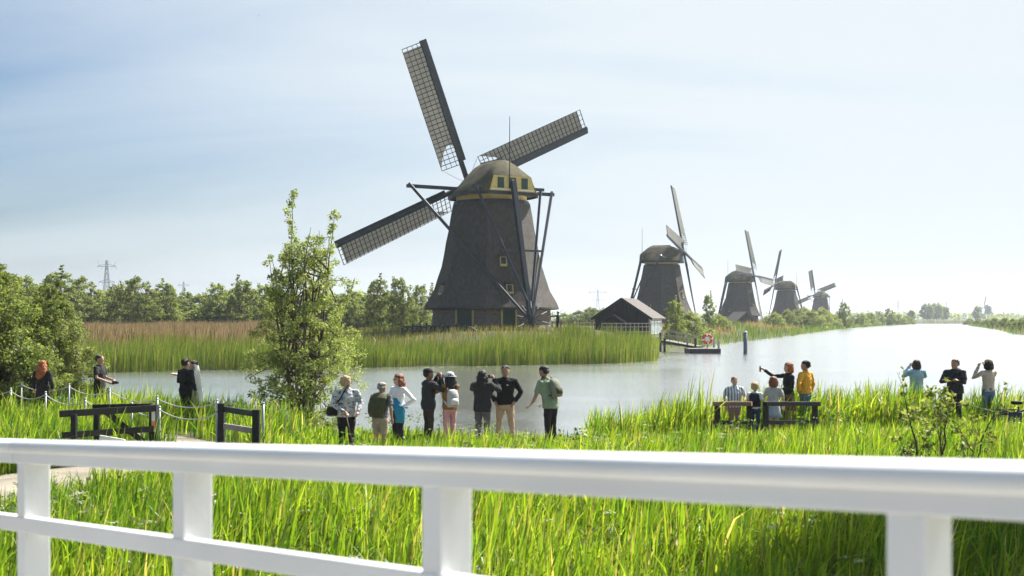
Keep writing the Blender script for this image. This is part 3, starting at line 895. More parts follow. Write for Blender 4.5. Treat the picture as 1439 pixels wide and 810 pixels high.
    for k in range(10):
        a = 2 * math.pi * k / 10 + 0.2
        dv = Vector((0, math.cos(a), math.sin(a)))
        c = foot + Vector((-0.2, 0, 0.1))
        m_ = MB().beam(c + dv * 0.1, c + dv * 0.95, 0.09, 0.07); m_.mi = 1
        m_.beam(c + dv * 0.95, c + dv * 1.55, 0.07, 0.06)
        m_.build('spoke', [mat_spar, mat_trim], wh)
    # doors and windows
    for ang, z0, hh, ww, kind in ((body_rot, 0.0, 1.86, 1.1, 'door'), (body_rot - math.pi * 0.25, 0.0, 1.86, 1.45, 'door')):
        rr = 5.36 * math.cos(math.pi / 8) + 0.03
        M = Matrix.Rotation(ang, 3, 'Z')
        d_ = MB().box(M @ Vector((rr, 0, z0 + hh / 2)), (0.10, ww, hh), M=M).build('door', mat_green, root)
        for s_ in (-1, 1): MB().box(M @ Vector((rr + 0.01, s_ * (ww / 2 + 0.09), z0 + hh / 2)), (0.13, 0.16, hh), M=M).build('door_jamb', mat_ochre, d_)
    for ang, z in ((body_rot - 0.06, 5.95), (body_rot + 0.02, 3.55), (body_rot - 1.36, 3.5), (body_rot + 1.5, 3.5), (body_rot + math.pi, 5.5)):
        p = body_pt(ang, z, -0.02)
        M = Matrix.Rotation(ang, 3, 'Z') @ Matrix.Rotation(R(-16), 3, 'Y')
        w_ = MB().box(p, (0.34, 0.60, 0.85), M=M).build('window', mat_ochre, root)
        MB().box(p + M @ Vector((0.165, 0, 0.06)), (0.03, 0.44, 0.60), M=M).build('pane', mat_glass, w_)
        MB().box(p + M @ Vector((0.05, 0, 0.56)), (0.52, 0.80, 0.16), M=M).build('hood', mat_thatch, w_)
    return root
def set_sails(root, psi):
    e1 = Vector((0, 1, 0)); nn = Vector((math.cos(TILT), 0, math.sin(TILT))); e2 = Vector((-math.sin(TILT), 0, math.cos(TILT)))
    for k in range(4):
        a = R(psi) + k * math.pi / 2
        rad_ = e2 * math.cos(a) + e1 * math.sin(a); ch = e1 * math.cos(a) - e2 * math.sin(a)
        c = HUB + nn * (0.1 + 0.32 * (k % 2))
        M = Matrix(((ch.x, rad_.x, nn.x, c.x), (ch.y, rad_.y, nn.y, c.y), (ch.z, rad_.z, nn.z, c.z), (0, 0, 0, 1)))
        o = link('sail', SAIL['spar'], root); o.matrix_local = M
        for nm, key in (('leading_board', 'lead'), ('sail_lattice', 'lat'), ('sail_cloth', 'cloth'), ('sail_rope', 'rope')):
            link(nm, SAIL[key], o)
MILL_SPEC = [  # yaw of the sail side (degrees from +X), sail angle, label
    (90 + 30, 26.6, 'largest thatched windmill, standing behind the reeds with ochre gable and canvas on its sails'),
    (-20, 11, 'second windmill of the row, behind the black boathouse with the red lifebuoy beside it'),
    (-33, 4, 'third windmill along the canal, between the boathouse mill and the two farthest of the row'),
    (155, 10, 'fourth windmill of the row, squat behind bushes with its upright sail nearly edge-on'),
    (90 + 25, 20, 'smallest windmill at the end of the mill row, sails tilted, behind canal bushes'),
    (90 + 50, 8, 'tiny hazy windmill among trees on the far bank where the canal ends'),
]
proto = make_mill(MILL_SPEC[0][2], R(-90 - 30 - 90) + math.pi / 8 - R(4))
for i, ((mx_, my_), (yaw, psi, lab)) in enumerate(zip(MILLS, MILL_SPEC)):
    if i == 0: continue
    r_ = copy_tree(proto)
    r_['label'] = lab
    r_.location = (mx_, my_, MILL_Z - 0.25 if i < 5 else 2.6); r_.rotation_euler.z = R(yaw)
    set_sails(r_, psi)
proto.location = (*MILLS[0], MILL_Z); proto.rotation_euler.z = R(MILL_SPEC[0][0])
set_sails(proto, MILL_SPEC[0][1])
# ------------------------------------------------------------------ trees
mat_bark = mat('bark', (0.12, 0.095, 0.07), 0.9, 0.3, 8, 0.5, 40, stretch=(1, 1, 0.3))
mat_leaf = leaf_mat('willow_leaf', 0.52, 0.5, tt=(1.45, 1.4, 0.75))
mat_leaf2 = leaf_mat('shrub_leaf', 0.55, 0.5, tt=(1.4, 1.35, 0.75))
GREENS = [(0.18, 0.225, 0.075), (0.225, 0.27, 0.09), (0.125, 0.17, 0.055), (0.29, 0.31, 0.15)]
def tree_meshes(name, H, crown, n_clump, n_leaf, leaf, clump_r, stems=1, spread=0.3, seed=1, greens=GREENS, gw=(5, 4, 3, 1.2), aspect=0.42, m=None, spires=(), spw=0.34):
    """crown: list of (z fraction, radius) ; clumps of leaves hung on limbs"""
    rg = np.random.default_rng(seed); rr = random.Random(seed)
    zf = [c[0] for c in crown]; rf = [c[1] for c in crown]
    tr = MB(); clumps = []
    # stems
    stem_lines = []
    for k in range(stems):
        a = 2 * math.pi * k / max(stems, 1) + rr.uniform(-0.5, 0.5)
        o = spread * rr.uniform(0.5, 1) if stems > 1 else 0.05
        top = (0.9 if stems == 1 else rr.uniform(0.62, 0.88)) * H
        pts = []; b0 = Vector((0.12 * math.cos(a), 0.12 * math.sin(a), -0.3)) if stems > 1 else Vector((0, 0, -0.3))
        for j in range(7):
            t = j / 6
            pts.append(b0 + Vector((math.cos(a) * o * t ** 0.8 + rr.uniform(-1, 1) * 0.015 * H * t, math.sin(a) * o * t ** 0.8 + rr.uniform(-1, 1) * 0.015 * H * t, (top + 0.3) * t)))
        r0 = H * 0.014 / (stems ** 0.35)
        tr.tube(pts, [r0 * (1 - 0.86 * (j / 6)) for j in range(7)], 6)
        stem_lines.append(pts)
    for (sx, sy, z0, z1, r_) in spires:     # slender leaders above the crown
        p0 = Vector((sx * 0.5, sy * 0.5, z0 * H * 0.55)); p1 = Vector((sx, sy, z1 * H))
        pts = [p0.lerp(p1, j / 6) + Vector((rr.uniform(-.04, .04), rr.uniform(-.04, .04), 0)) for j in range(7)]
        tr.tube(pts, [max(H * 0.006, 0.016) * (1 - 0.85 * j / 6) for j in range(7)], 5)
        stem_lines.append(pts)
        nn_ = int(16 * (z1 - z0) / 0.3)
        for q_ in range(nn_):
            t = q_ / nn_
            zc = (z0 + (z1 - z0) * t) * H
            f = (zc - p0.z) / (p1.z - p0.z)
            c = p0.lerp(p1, f); a = rr.uniform(0, 6.28); rad_ = r_ * (1 - 0.75 * t) * rr.uniform(0.2, 1)
            clumps.append((c + Vector((rad_ * math.cos(a), rad_ * math.sin(a), rr.uniform(0, 0.15))), spw, c - Vector((0, 0, 0.1))))
    for i in range(n_clump):
        z = rg.uniform(zf[0], zf[-1])
        while rg.random() > float(np.interp(z, zf, rf)) / max(rf): z = rg.uniform(zf[0], zf[-1])
        rmax = float(np.interp(z, zf, rf)); a = rg.uniform(0, 2 * math.pi)
        rmax *= 0.72 + 0.5 * float(vnoise(a * 1.6 + 30 * seed, z * 7, seed))
        r_ = rmax * rg.random() ** 0.42
        c = Vector((r_ * math.cos(a), r_ * math.sin(a), z * H))
        sl = rr.choice(stem_lines)
        t = min(max((z * 0.72) / 0.9, 0.05), 0.98); jj = min(int(t * 6), 5)
        anchor = sl[jj].lerp(sl[jj + 1], t * 6 - jj)
        if anchor.z > c.z: anchor = sl[max(jj - 1, 0)]
        clumps.append((c, rr.uniform(0.65, 1.25), anchor))
        if i % 3 == 0:
            mid_ = anchor.lerp(c, 0.5) + Vector((0, 0, 0.03 * H))
            tr.tube([anchor, mid_, c], [H * 0.0042, H * 0.003, H * 0.0012], 4)
    # leaves
    nc = len(clumps)
    wts = np.array([c[1] for c in clumps]); ids = rg.choice(nc, size=n_leaf, p=wts / wts.sum())
    cc = np.array([tuple(c[0]) for c in clumps])[ids]; cs = wts[ids][:, None] * clump_r
    off = rg.standard_normal((n_leaf, 3)); off /= np.linalg.norm(off, axis=1, keepdims=True)
    off *= (rg.random((n_leaf, 1)) ** 0.5) * cs * np.array([[1, 1, 0.85]])
    pos = cc + off
    d1 = rg.standard_normal((n_leaf, 3)) * np.array([[1, 1, 0.8]]) + np.array([[0, 0, 0.35]])
    d1 /= np.linalg.norm(d1, axis=1, keepdims=True)
    d2 = np.cross(d1, rg.standard_normal((n_leaf, 3))); d2 /= np.linalg.norm(d2, axis=1, keepdims=True)
    L = leaf * (0.65 + 0.7 * rg.random((n_leaf, 1)))
    V = np.stack([pos - d1 * L * 0.5, pos + d2 * L * aspect * 0.5, pos + d1 * L * 0.5, pos - d2 * L * aspect * 0.5], 1).reshape(-1, 3)
    F = np.arange(n_leaf * 4).reshape(-1, 4)
    g_ = np.array(greens); cl_col = g_[rg.choice(len(g_), size=nc, p=np.array(gw) / sum(gw))]
    mixc = 0.55 * cl_col[ids] + 0.45 * g_[rg.choice(len(g_), size=n_leaf, p=np.array(gw) / sum(gw))]
    mixc = np.clip(mixc * (1 + 0.2 * rg.standard_normal((n_leaf, 1))), 0.01, 0.6)
    cm = mesh_np(name + '_crown', V, F, m or mat_leaf, np.repeat(mixc, 4, axis=0))
    return tr.mesh(name + '_trunk', mat_bark, True), cm
def plant_tree(name, tm, loc, label, cat='tree', group=None, s=1.0, rz=0.0, sz=None):
    r_ = empty(name, loc, rz); r_.scale = (s, s, sz or s)
    link('trunk', tm[0], r_); link('crown', tm[1], r_)
    return tag(r_, label, cat, group)

# tall young willow at the water's edge
dW = 33.3
tm = tree_meshes('willow', 6.9, [(0.01, 1.15), (0.10, 1.40), (0.22, 1.55), (0.36, 1.55), (0.48, 1.35), (0.60, 1.15), (0.70, 0.95), (0.82, 0.65)], 420, 31000, 0.085, 0.21, stems=6, spread=0.75, seed=5, aspect=0.45,
                 spires=((-0.35, 0.1, 0.62, 1.02, 0.42), (0.95, -0.1, 0.60, 0.94, 0.42), (0.35, 0.3, 0.60, 0.84, 0.4), (-1.0, 0.2, 0.45, 0.74, 0.4), (1.45, 0.2, 0.40, 0.66, 0.4)), spw=0.62)
pw = P(425, dW); plant_tree('willow_tree', tm, (pw.x, pw.y, gh(pw.x, pw.y) - 0.1), 'tall slender young willow at the water edge beside the grey-sweatered woman')
# dense shrubs at the left edge
SH = [(0.15, 0.20, 0.055), (0.20, 0.24, 0.075), (0.105, 0.15, 0.04), (0.32, 0.33, 0.17)]
tmB = tree_meshes('shrub', 4.5, [(0.02, 1.7), (0.2, 2.05), (0.5, 1.9), (0.75, 1.35), (0.9, 0.8), (1.0, 0.35)], 420, 52000, 0.10, 0.26, stems=7, spread=1.2, seed=8, greens=SH, aspect=0.48, spires=((0.4, 0, 0.8, 1.08, 0.35), (-0.9, 0, 0.8, 1.04, 0.35)))
for px, d, s, rz, lab in ((62, 38.6, 1.0, 0.4, 'dense glossy leaved willow shrub behind the black-shirted photographer'), (-20, 36.8, 1.12, 2.2, 'bulky willow shrub at the rope fence behind the red-haired woman')):
    p = P(px, d); plant_tree('willow_shrub', tmB, (p.x, p.y, gh(p.x, p.y) - 0.1), lab, 'shrub', s=s, rz=rz)
# sapling among the verge grass
tmS = tree_meshes('sapling', 1.75, [(0.45, 0.50), (0.6, 0.82), (0.75, 0.72), (0.88, 0.5), (0.97, 0.25)], 46, 1050, 0.08, 0.10, stems=4, spread=0.55, seed=21, greens=[(0.20, 0.25, 0.07), (0.26, 0.30, 0.10), (0.15, 0.20, 0.05)], gw=(3, 3, 2), aspect=0.45,
                 spires=((-0.52, 0, 0.85, 1.12, 0.12), (0.12, 0, 0.85, 1.06, 0.12), (0.95, 0, 0.7, 1.0, 0.15)), spw=0.10)
d = 17.3; p = P(1318, d); plant_tree('sapling', tmS, (p.x, p.y, gh(p.x, p.y)), 'young willow sapling with bare forked stems rising from the verge grass', 'sapling', s=1.08)
# unseen tree added beside the bridge to cast shade on the verge
tmO = tree_meshes('shade_tree', 14.0, [(0.45, 1.6), (0.6, 2.5), (0.75, 2.5), (0.92, 1.6), (1.0, 0.6)], 170, 14000, 0.26, 0.55, stems=1, seed=33, aspect=0.5)
plant_tree('added_shade_tree', tmO, (10.7, 16.7, 0.1), 'leafy alder added beside the bridge outside the view to shade the verge')

# trees of the far shore: a few shapes, many individuals
kinds = [
    tree_meshes('field_willow', 8.0, [(0.03, 2.0), (0.2, 2.7), (0.45, 2.8), (0.7, 2.4), (0.88, 1.7), (1.0, 0.8)], 190, 8000, 0.29, 0.46, stems=4, spread=1.2, seed=41, aspect=0.5, m=mat_leaf2),
    tree_meshes('field_willow', 8.0, [(0.03, 1.5), (0.2, 2.2), (0.5, 2.2), (0.75, 1.8), (0.92, 1.2), (1.0, 0.6)], 160, 7000, 0.29, 0.42, stems=3, spread=0.9, seed=42, aspect=0.5, m=mat_leaf2, spires=((0.6, 0, 0.8, 1.1, 0.5), (-0.7, 0.2, 0.75, 1.0, 0.5))),
    tree_meshes('thicket', 4.0, [(0.02, 2.6), (0.3, 3.0), (0.6, 2.5), (0.85, 1.5), (1.0, 0.6)], 140, 6000, 0.27, 0.46, stems=6, spread=2.0, seed=43, aspect=0.5, m=mat_leaf2),
    tree_meshes('round_tree', 16.0, [(0.12, 3.5), (0.3, 6.3), (0.55, 7.0), (0.8, 5.6), (0.93, 3.2), (1.0, 1.2)], 160, 5200, 0.95, 1.5, stems=1, seed=44, aspect=0.6, m=mat_leaf2),
]
def ftree(kind, px, d, top, label, group, name=None, cat='tree', wide=1.0, base=None):
    p = P(px, d); z = gh(p.x, p.y) - 0.1 if base is None else base
    H0 = (8.0, 8.0, 4.0, 16.0)[kind]
    sz = (zat(top, d) - z) / H0
    return plant_tree(name or 'willow_tree', kinds[kind], (p.x, p.y, z), label, cat, group, s=sz * wide, rz=random.uniform(0, 6.28), sz=sz)
gL, lL = 'willows behind the dry reed field', 'bushy green willow in the row behind the brown reed field'
for px, d, top, k, w in ((-12, 118, 362, 1, 1.2), (35, 140, 383, 0, 1.2), (82, 132, 376, 1, 1.3), (118, 150, 385, 0, 1.1), (165, 155, 396, 2, 0.8), (195, 150, 385, 0, 1.15), (232, 160, 392, 1, 1.2), (262, 175, 404, 1, 1.1),
                        (305, 165, 394, 0, 1.1), (340, 150, 388, 1, 1.2), (372, 160, 395, 0, 1.1), (455, 170, 405, 0, 1.0), (490, 160, 402, 0, 1.1)):
    ftree(k, px, d, top + 6, lL, gL, wide=w)
lT = 'low pale thicket closing the gaps in the willow row behind the reeds'
for px, d, top in ((10, 150, 410), (60, 155, 408), (100, 158, 412), (145, 160, 411), (180, 165, 413), (215, 165, 411), (248, 170, 417), (280, 172, 415), (320, 168, 412), (356, 168, 411), (395, 170, 412), (430, 172, 412), (472, 172, 414), (512, 165, 412), (545, 160, 415)):
    ftree(2, px, d, top, lT, 'thickets in the willow row', 'thicket', 'thicket', 1.3)
gM, lM = 'trees behind the big mill', 'light green willow between the tall young willow and the big mill'
for px, d, top, k, w in ((532, 140, 392, 1, 1.0), (562, 136, 392, 0, 0.85), (588, 150, 402, 0, 0.9), (612, 165, 404, 1, 1.1)):
    ftree(k, px, d, top, lM, gM, wide=w)
gH, lH = 'far hedge by the boathouse', 'low dark green thicket in the far hedge between big mill and boathouse'
for px, d, top in ((792, 300, 441), (812, 290, 437), (832, 280, 433), (850, 285, 434), (868, 290, 437)):
    ftree(2, px, d, top, lH, gH, 'thicket', 'thicket', 1.25)
ftree(1, 948, 132, 422, 'bright green bushy willow right beside the boathouse wall', None, wide=0.85)
ftree(2, 966, 138, 440, 'low round bush beside the boathouse willow', None, 'bush', 'bush', 1.0)
ftree(1, 996, 185, 414, 'thin airy young birch-like tree between the boathouse and third mill', None, wide=0.75)
ftree(2, 1012, 195, 443, 'low scrub at the foot of the airy young tree by the canal', None, 'bush', 'bush', 1.1)
gC, lC = 'bushes below the far mills', 'rounded green bush on the canal bank below the far mills'
for px, d, top in ((1090, 262, 440), (1108, 300, 436), (1126, 320, 433), (1140, 300, 437), (1155, 340, 434), (1166, 350, 440), (1078, 330, 445), (1180, 400, 440)):
    ftree(2, px, d, top, lC, gC, 'bush', 'bush', random.uniform(0.9, 1.25))
ftree(0, 1186, 355, 426, 'dark upright tree at the canal bend right of the last mill', None, wide=0.9)
gD, lD = 'trees along the canal bend', 'pale green tree along the canal bend beyond the mills'
for px, d, top, k in ((1208, 430, 441, 2), (1222, 470, 440, 2), (1236, 500, 438, 0), (1250, 520, 434, 0), (1262, 560, 442, 2), (1275, 600, 444, 2)):
    ftree(k, px, d, top, lD, gD, wide=1.2)
gE, lE = 'hazy round trees at the end of the canal', 'big round hazy tree in the clump at the end of the canal'
for px, d, top, w in ((1281, 820, 436, 0.9), (1303, 1000, 427, 1.0), (1316, 1020, 426, 1.0), (1328, 1050, 431, 0.9)):
    ftree(3, px, d, top, lE, gE, 'round_tree', wide=w)
ftree(3, 1374, 1050, 430, 'hazy tree beside the tiny far windmill', None, 'round_tree', wide=0.8)
gF, lF = 'bushes on the opposite bank', 'green bush on the open bank opposite the mills'
for px, d, top in ((1362, 560, 448), (1374, 470, 448), (1386, 420, 449), (1398, 360, 447), (1412, 330, 447), (1424, 300, 448), (1436, 270, 447), (1450, 250, 449)):
    ftree(2, px, d, top, lF, gF, 'bush', 'bush', random.uniform(0.9, 1.3))
# far woodland: one mass on the horizon
n_ = 26000
cl_n = 620
ca = rng.uniform(-0.62, 0.62, cl_n); cr = rng.uniform(1150, 2600, cl_n)
cxs = cr * np.sin(ca); cys = cr * np.cos(ca); chs = 5 + 8 * vnoise(ca * 30, cr * 0.002, 77)
ids = rng.integers(0, cl_n, n_)
off = rng.standard_normal((n_, 3)); off /= np.linalg.norm(off, axis=1, keepdims=True); off *= rng.random((n_, 1)) ** 0.33
pos = np.stack([cxs[ids], cys[ids], 1.5 + chs[ids] * 0.5], -1) + off * np.stack([chs[ids] * 1.7, chs[ids] * 1.7, chs[ids] * 0.5], -1)
d1 = rng.standard_normal((n_, 3)); d1 /= np.linalg.norm(d1, axis=1, keepdims=True)
d2 = np.cross(d1, rng.standard_normal((n_, 3))); d2 /= np.linalg.norm(d2, axis=1, keepdims=True)
V = np.stack([pos - d1 * 1.6, pos + d2 * 1.0, pos + d1 * 1.6, pos - d2 * 1.0], 1).reshape(-1, 3)
me = mesh_np('distant_woodland', V, np.arange(n_ * 4).reshape(-1, 4), mat_leaf2, np.repeat(pal(n_, GREENS, [5, 4, 3, 1]), 4, axis=0))
tag(link('distant_woodland', me), 'far hazy belt of woodland along the horizon', 'woodland', kind='stuff')
# ------------------------------------------------------------------ boathouse by the second mill
mat_black = mat('black_boards', (0.018, 0.020, 0.022), 0.7, 0.35, 3, 0.2, 20, stretch=(1, 1, 6))
mat_roof = mat('roof_shingle', (0.125, 0.11, 0.10), 0.9, 0.2, 3, 0.5, 20)
mat_pane = mat('window_pane', (0.35, 0.42, 0.42), 0.15, 0.2, 1.5, spec=0.6)
mat_rust = mat('brown_reed_wood', (0.20, 0.13, 0.09), 0.9, 0.25, 6)
dB = 124.0
bx_ = P(884, dB); bz = 1.75
bh = empty('boathouse', (bx_.x, bx_.y, bz), R(-19))
tag(bh, 'black boarded boathouse with gabled shingle roof at the landing stage', 'boathouse')
Wb, Lb, ez, az_ = 5.8, 6.4, 1.55, 3.45
def gable_wall(name, y, m_, w=Wb, e=ez, a=az_, th=0.12, parent=bh, x0=0.0, n=16):
    o = None
    for k in range(n):      # vertical boards
        xa, xb = -w / 2 + w * k / n, -w / 2 + w * (k + 1) / n - 0.02
        f = lambda x: e + (a - e) * (1 - abs(x) / (w / 2))
        V = []
        yo = y - 0.02 * (k % 2)
        for yy in (yo - th / 2, yo + th / 2):
            V += [(x0 + xa, yy, -0.6), (x0 + xb, yy, -0.6), (x0 + xb, yy, f(xb)), (x0 + xa, yy, f(xa))]
        MB().add(V, [(0, 1, 2, 3), (7, 6, 5, 4), (0, 4, 5, 1), (1, 5, 6, 2), (2, 6, 7, 3), (3, 7, 4, 0)]).build('board', m_, parent)
gable_wall('front', -Lb / 2, mat_black)
gable_wall('rear', Lb / 2, mat_black, n=4)
for s_ in (-1, 1):
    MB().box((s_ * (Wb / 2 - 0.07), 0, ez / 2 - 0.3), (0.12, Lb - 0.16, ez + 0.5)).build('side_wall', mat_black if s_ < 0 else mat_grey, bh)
    sl = math.atan2(az_ - ez, Wb / 2); ln = (Wb / 2 + 0.35) / math.cos(sl)
    M = Matrix.Rotation(s_ * sl, 3, 'Y')
    MB().box((s_ * (Wb / 4 + 0.17), 0, (az_ + ez) / 2 + 0.02), (ln, Lb + 0.5, 0.12), M=M).build('roof_slope', mat_roof, bh)
    MB().box((s_ * (Wb / 4 + 0.17), -Lb / 2 - 0.27, (az_ + ez) / 2 - 0.03), (ln, 0.06, 0.24), M=M).build('barge_board', mat_tar, bh)
for y in (-1.9, -0.3, 1.3):
    w_ = MB().box((Wb / 2 + 0.02, y, 0.55), (0.10, 1.3, 1.3)).build('window', mat_trim, bh)
    for q_ in (-0.3, 0.3):
        MB().box((Wb / 2 + 0.075, y + q_, 0.55), (0.02, 0.52, 1.12)).build('pane', mat_pane, w_)
MB().box((Wb / 2 - 0.05, -Lb / 2 - 0.02, 0.4), (0.16, 0.18, 2.1)).build('corner_post', mat_rust, bh)
pc = MB()      # small porch gable
sl = R(32)
for s_ in (-1, 1):
    pc = MB().box((-0.75 + s_ * 0.82, -Lb / 2 - 0.55, 1.38), (1.95, 1.1, 0.09), M=Matrix.Rotation(s_ * sl, 3, 'Y')).build('porch_roof', mat_roof if s_ > 0 else mat_tar, bh)
MB().box((-0.75, -Lb / 2 - 0.9, 0.35), (2.6, 0.12, 1.6)).build('porch_wall', mat_black, bh)

def rail_fence(name, label, pts, h, m_, npost, rails, pw_=0.09, rw=0.07, group=None, z=None, jit=0.0, cat='fence'):
    """posts and rails along a line of ground points"""
    p0 = Vector((pts[0][0], pts[0][1], 0))
    z0 = z if z is not None else gh(p0.x, p0.y)
    root = empty(name, (p0.x, p0.y, z0)); tag(root, label, cat, group)
    segs = []; tot = 0
    for a, b in zip(pts[:-1], pts[1:]):
        L = (Vector(b) - Vector(a)).length; segs.append((Vector(a), Vector(b), L)); tot += L
    def at(t):
        s = t * tot
        for a, b, L in segs:
            if s <= L + 1e-6: return a.lerp(b, s / L)
            s -= L
        return segs[-1][1]
    tops = []
    for k in range(npost):
        q_ = at(k / (npost - 1)); gz = (z if z is not None else gh(q_.x, q_.y)) - z0
        hh = h * (1 + random.uniform(-jit, jit)); x, y = q_.x - p0.x, q_.y - p0.y
        MB().beam((x, y, gz - 0.5), (x + random.uniform(-jit, jit) * 0.3, y, gz + hh), pw_).build('post', m_, root)
        tops.append(Vector((x, y, gz)))
    for rh in rails:
        for a, b in zip(tops[:-1], tops[1:]):
            MB().beam(a + Vector((0, -pw_ * 0.6, h * rh)), b + Vector((0, -pw_ * 0.6, h * rh + random.uniform(-jit, jit) * 0.3)), rw * 0.6, rw).build('rail', m_, root)
    return root
def PX(px, d): p = P(px, d); return (p.x, p.y)
rail_fence('picket_fence', 'dark wooden post fence between the big mill and the boathouse', [PX(776, 101), PX(806, 103), PX(836, 106)], 1.0, mat_rust, 13, (0.85,), 0.11, 0.08, jit=0.08, z=2.0)
rail_fence('plank_fence', 'pale weathered rail fence in front of the black boathouse', [PX(846, 112), PX(886, 114), PX(914, 116)], 1.35, mat_grey, 12, (0.35, 0.72, 0.97), 0.09, 0.08, jit=0.03, z=1.45)
rail_fence('stick_fence', 'low broken dark fence of sticks left of the big mill door', [PX(566, 95), PX(600, 95.5), PX(634, 96), PX(668, 96.5)], 0.95, mat_tar, 17, (0.5, 0.9), 0.14, 0.12, jit=0.25, z=1.75)
# leaning planks and timber by that fence
lp = empty('timber_ramp', (*PX(672, 95.5), 1.8)); tag(lp, 'dark timber ramp leaning towards the reeds by the mill', 'ramp')
for k in range(3):
    MB().beam((-0.6 - 0.2 * k, 0.25 * k, 0.75), (1.2 + 0.2 * k, -1.6 + 0.2 * k, -0.2), 0.16, 0.09).build('plank', mat_tar, lp)
# pale stump / stone heap at the tail wheel
st = MB().rings([(0, 0, -0.2, 0.95, 0.8), (0, 0, 0.35, 0.8, 0.7), (0, 0, 0.65, 0.45, 0.4)], 11); st.mi = 0
st.v = [(x * (1 + 0.15 * random.uniform(-1, 1)), y, z) for x, y, z in st.v]
o = st.build('sand_heap', mat('pale_sand', (0.50, 0.42, 0.32), 0.95, 0.15, 6, 0.4, 30), loc=(*PX(765, 98.2), 2.0)); tag(o, 'small pale heap of sand beside the mill tail wheel', 'sand heap')

# second shed, thatched, at the third mill
sh = empty('thatched_shed', (*PX(1040, 318), 1.3), R(24)); tag(sh, 'dark thatched shed at the foot of the third mill', 'shed')
for s_ in (-1, 1):
    MB().box((s_ * 1.75, 0, 2.1), (4.7, 6.0, 0.35), M=Matrix.Rotation(s_ * R(38), 3, 'Y')).build('roof_slope', mat_thatch, sh)
MB().add([(-2.8, -2.8, -0.5), (2.8, -2.8, -0.5), (2.8, -2.8, 1.2), (0, -2.8, 3.2), (-2.8, -2.8, 1.2), (-2.8, 2.8, -0.5), (2.8, 2.8, -0.5), (2.8, 2.8, 1.2), (0, 2.8, 3.2), (-2.8, 2.8, 1.2)],
         [(0, 1, 2, 3, 4), (9, 8, 7, 6, 5), (0, 5, 6, 1), (1, 6, 7, 2), (2, 7, 8, 3), (3, 8, 9, 4), (4, 9, 5, 0)]).build('wall', mat_black, sh)

# ------------------------------------------------------------------ landing stage
ls = empty('landing_stage', (*PX(955, 111), 0)); tag(ls, 'wooden gangway with white railing leading to a floating landing stage', 'landing stage')
o0 = ls.location.copy()
a, b_ = P(934, 113) - o0, P(983, 110.5) - o0
dirv = (b_ - a).normalized(); nv = Vector((-dirv.y, dirv.x, 0))
for k in range(18):
    t0 = a.lerp(b_, k / 18); t1 = a.lerp(b_, (k + 0.9) / 18)
    zz0, zz1 = 1.15 - 0.55 * k / 18, 1.15 - 0.55 * (k + 0.9) / 18
    MB().beam(t0 + Vector((0, 0, zz0)), t1 + Vector((0, 0, zz1)), 1.3, 0.06).build('deck_plank', mat_grey, ls)
for s_ in (-1, 1):
    MB().beam(a + nv * s_ * 0.6 + Vector((0, 0, 1.02)), b_ + nv * s_ * 0.6 + Vector((0, 0, 0.47)), 0.12, 0.18).build('stringer', mat_tar, ls)
    for k in range(5):
        c = a.lerp(b_, k / 4) + nv * s_ * 0.62; zz = 1.15 - 0.55 * k / 4
        MB().beam(c + Vector((0, 0, zz - 0.1)), c + Vector((0, 0, zz + 1.0)), 0.06).build('rail_post', mat_grey, ls)
    for hh in (0.95, 0.5):
        MB().beam(a + nv * s_ * 0.62 + Vector((0, 0, 1.15 + hh)), b_ + nv * s_ * 0.62 + Vector((0, 0, 0.6 + hh)), 0.05, 0.05).build('rail', mat_grey, ls)
for c in (a, a.lerp(b_, 0.12), b_):
    MB().beam(c + nv * -0.75 + Vector((0, 0, -0.9)), c + nv * -0.75 + Vector((0, 0, 1.9 if c is a else 1.35)), 0.2).build('pile', mat_tar, ls)
p0_ = P(987, 109.5) - o0
pt = MB().box((p0_.x, p0_.y, 0.16), (2.9, 3.2, 0.5)).build('pontoon', mat_tar, ls)
for k in range(8):
    MB().box((p0_.x, p0_.y - 1.4 + 0.4 * k, 0.44), (2.95, 0.36, 0.05)).build('plank', mat_grey, pt)
for dx_, dy_ in ((1.3, -1.3), (1.3, 1.3), (-1.2, 1.3)):
    MB().beam((p0_.x + dx_, p0_.y + dy_, -0.9), (p0_.x + dx_, p0_.y + dy_, 1.15), 0.16).build('pile', mat_grey, ls)
# lifebuoy on its stand
mat_red = mat('buoy_red', (0.55, 0.05, 0.03), 0.5, 0.1, 5)
lb = empty('lifebuoy', (*PX(994, 109.0), 0.46)); tag(lb, 'red and white lifebuoy on a stand at the landing stage', 'lifebuoy')
MB().beam((0, 0.08, 0), (0, 0.08, 1.35), 0.10).build('stand', mat_grey, lb)
V = []; F = []; nn1, nn2 = 24, 8
m_ = MB()
for i in range(nn1):
    t = 2 * math.pi * i / nn1
    for k in range(nn2):
        u = 2 * math.pi * k / nn2
        rr_ = 0.40 + 0.11 * math.cos(u)
        V.append((rr_ * math.cos(t), -0.12 + 0.10 * math.sin(u), 0.85 + rr_ * math.sin(t)))
m_.add(V, [])
for i in range(nn1):
    m_.mi = 1 if i % 6 == 0 else 0
    for k in range(nn2):
        f = (i * nn2 + k, i * nn2 + (k + 1) % nn2, ((i + 1) % nn1) * nn2 + (k + 1) % nn2, ((i + 1) % nn1) * nn2 + k)
        m_.f.append(f); m_.m.append(m_.mi)
m_.build('ring', [mat_red, mat_trim], lb, True)
MB().box((0, -0.03, 0.85), (0.36, 0.05, 0.36)).build('back_board', mat_trim, lb)
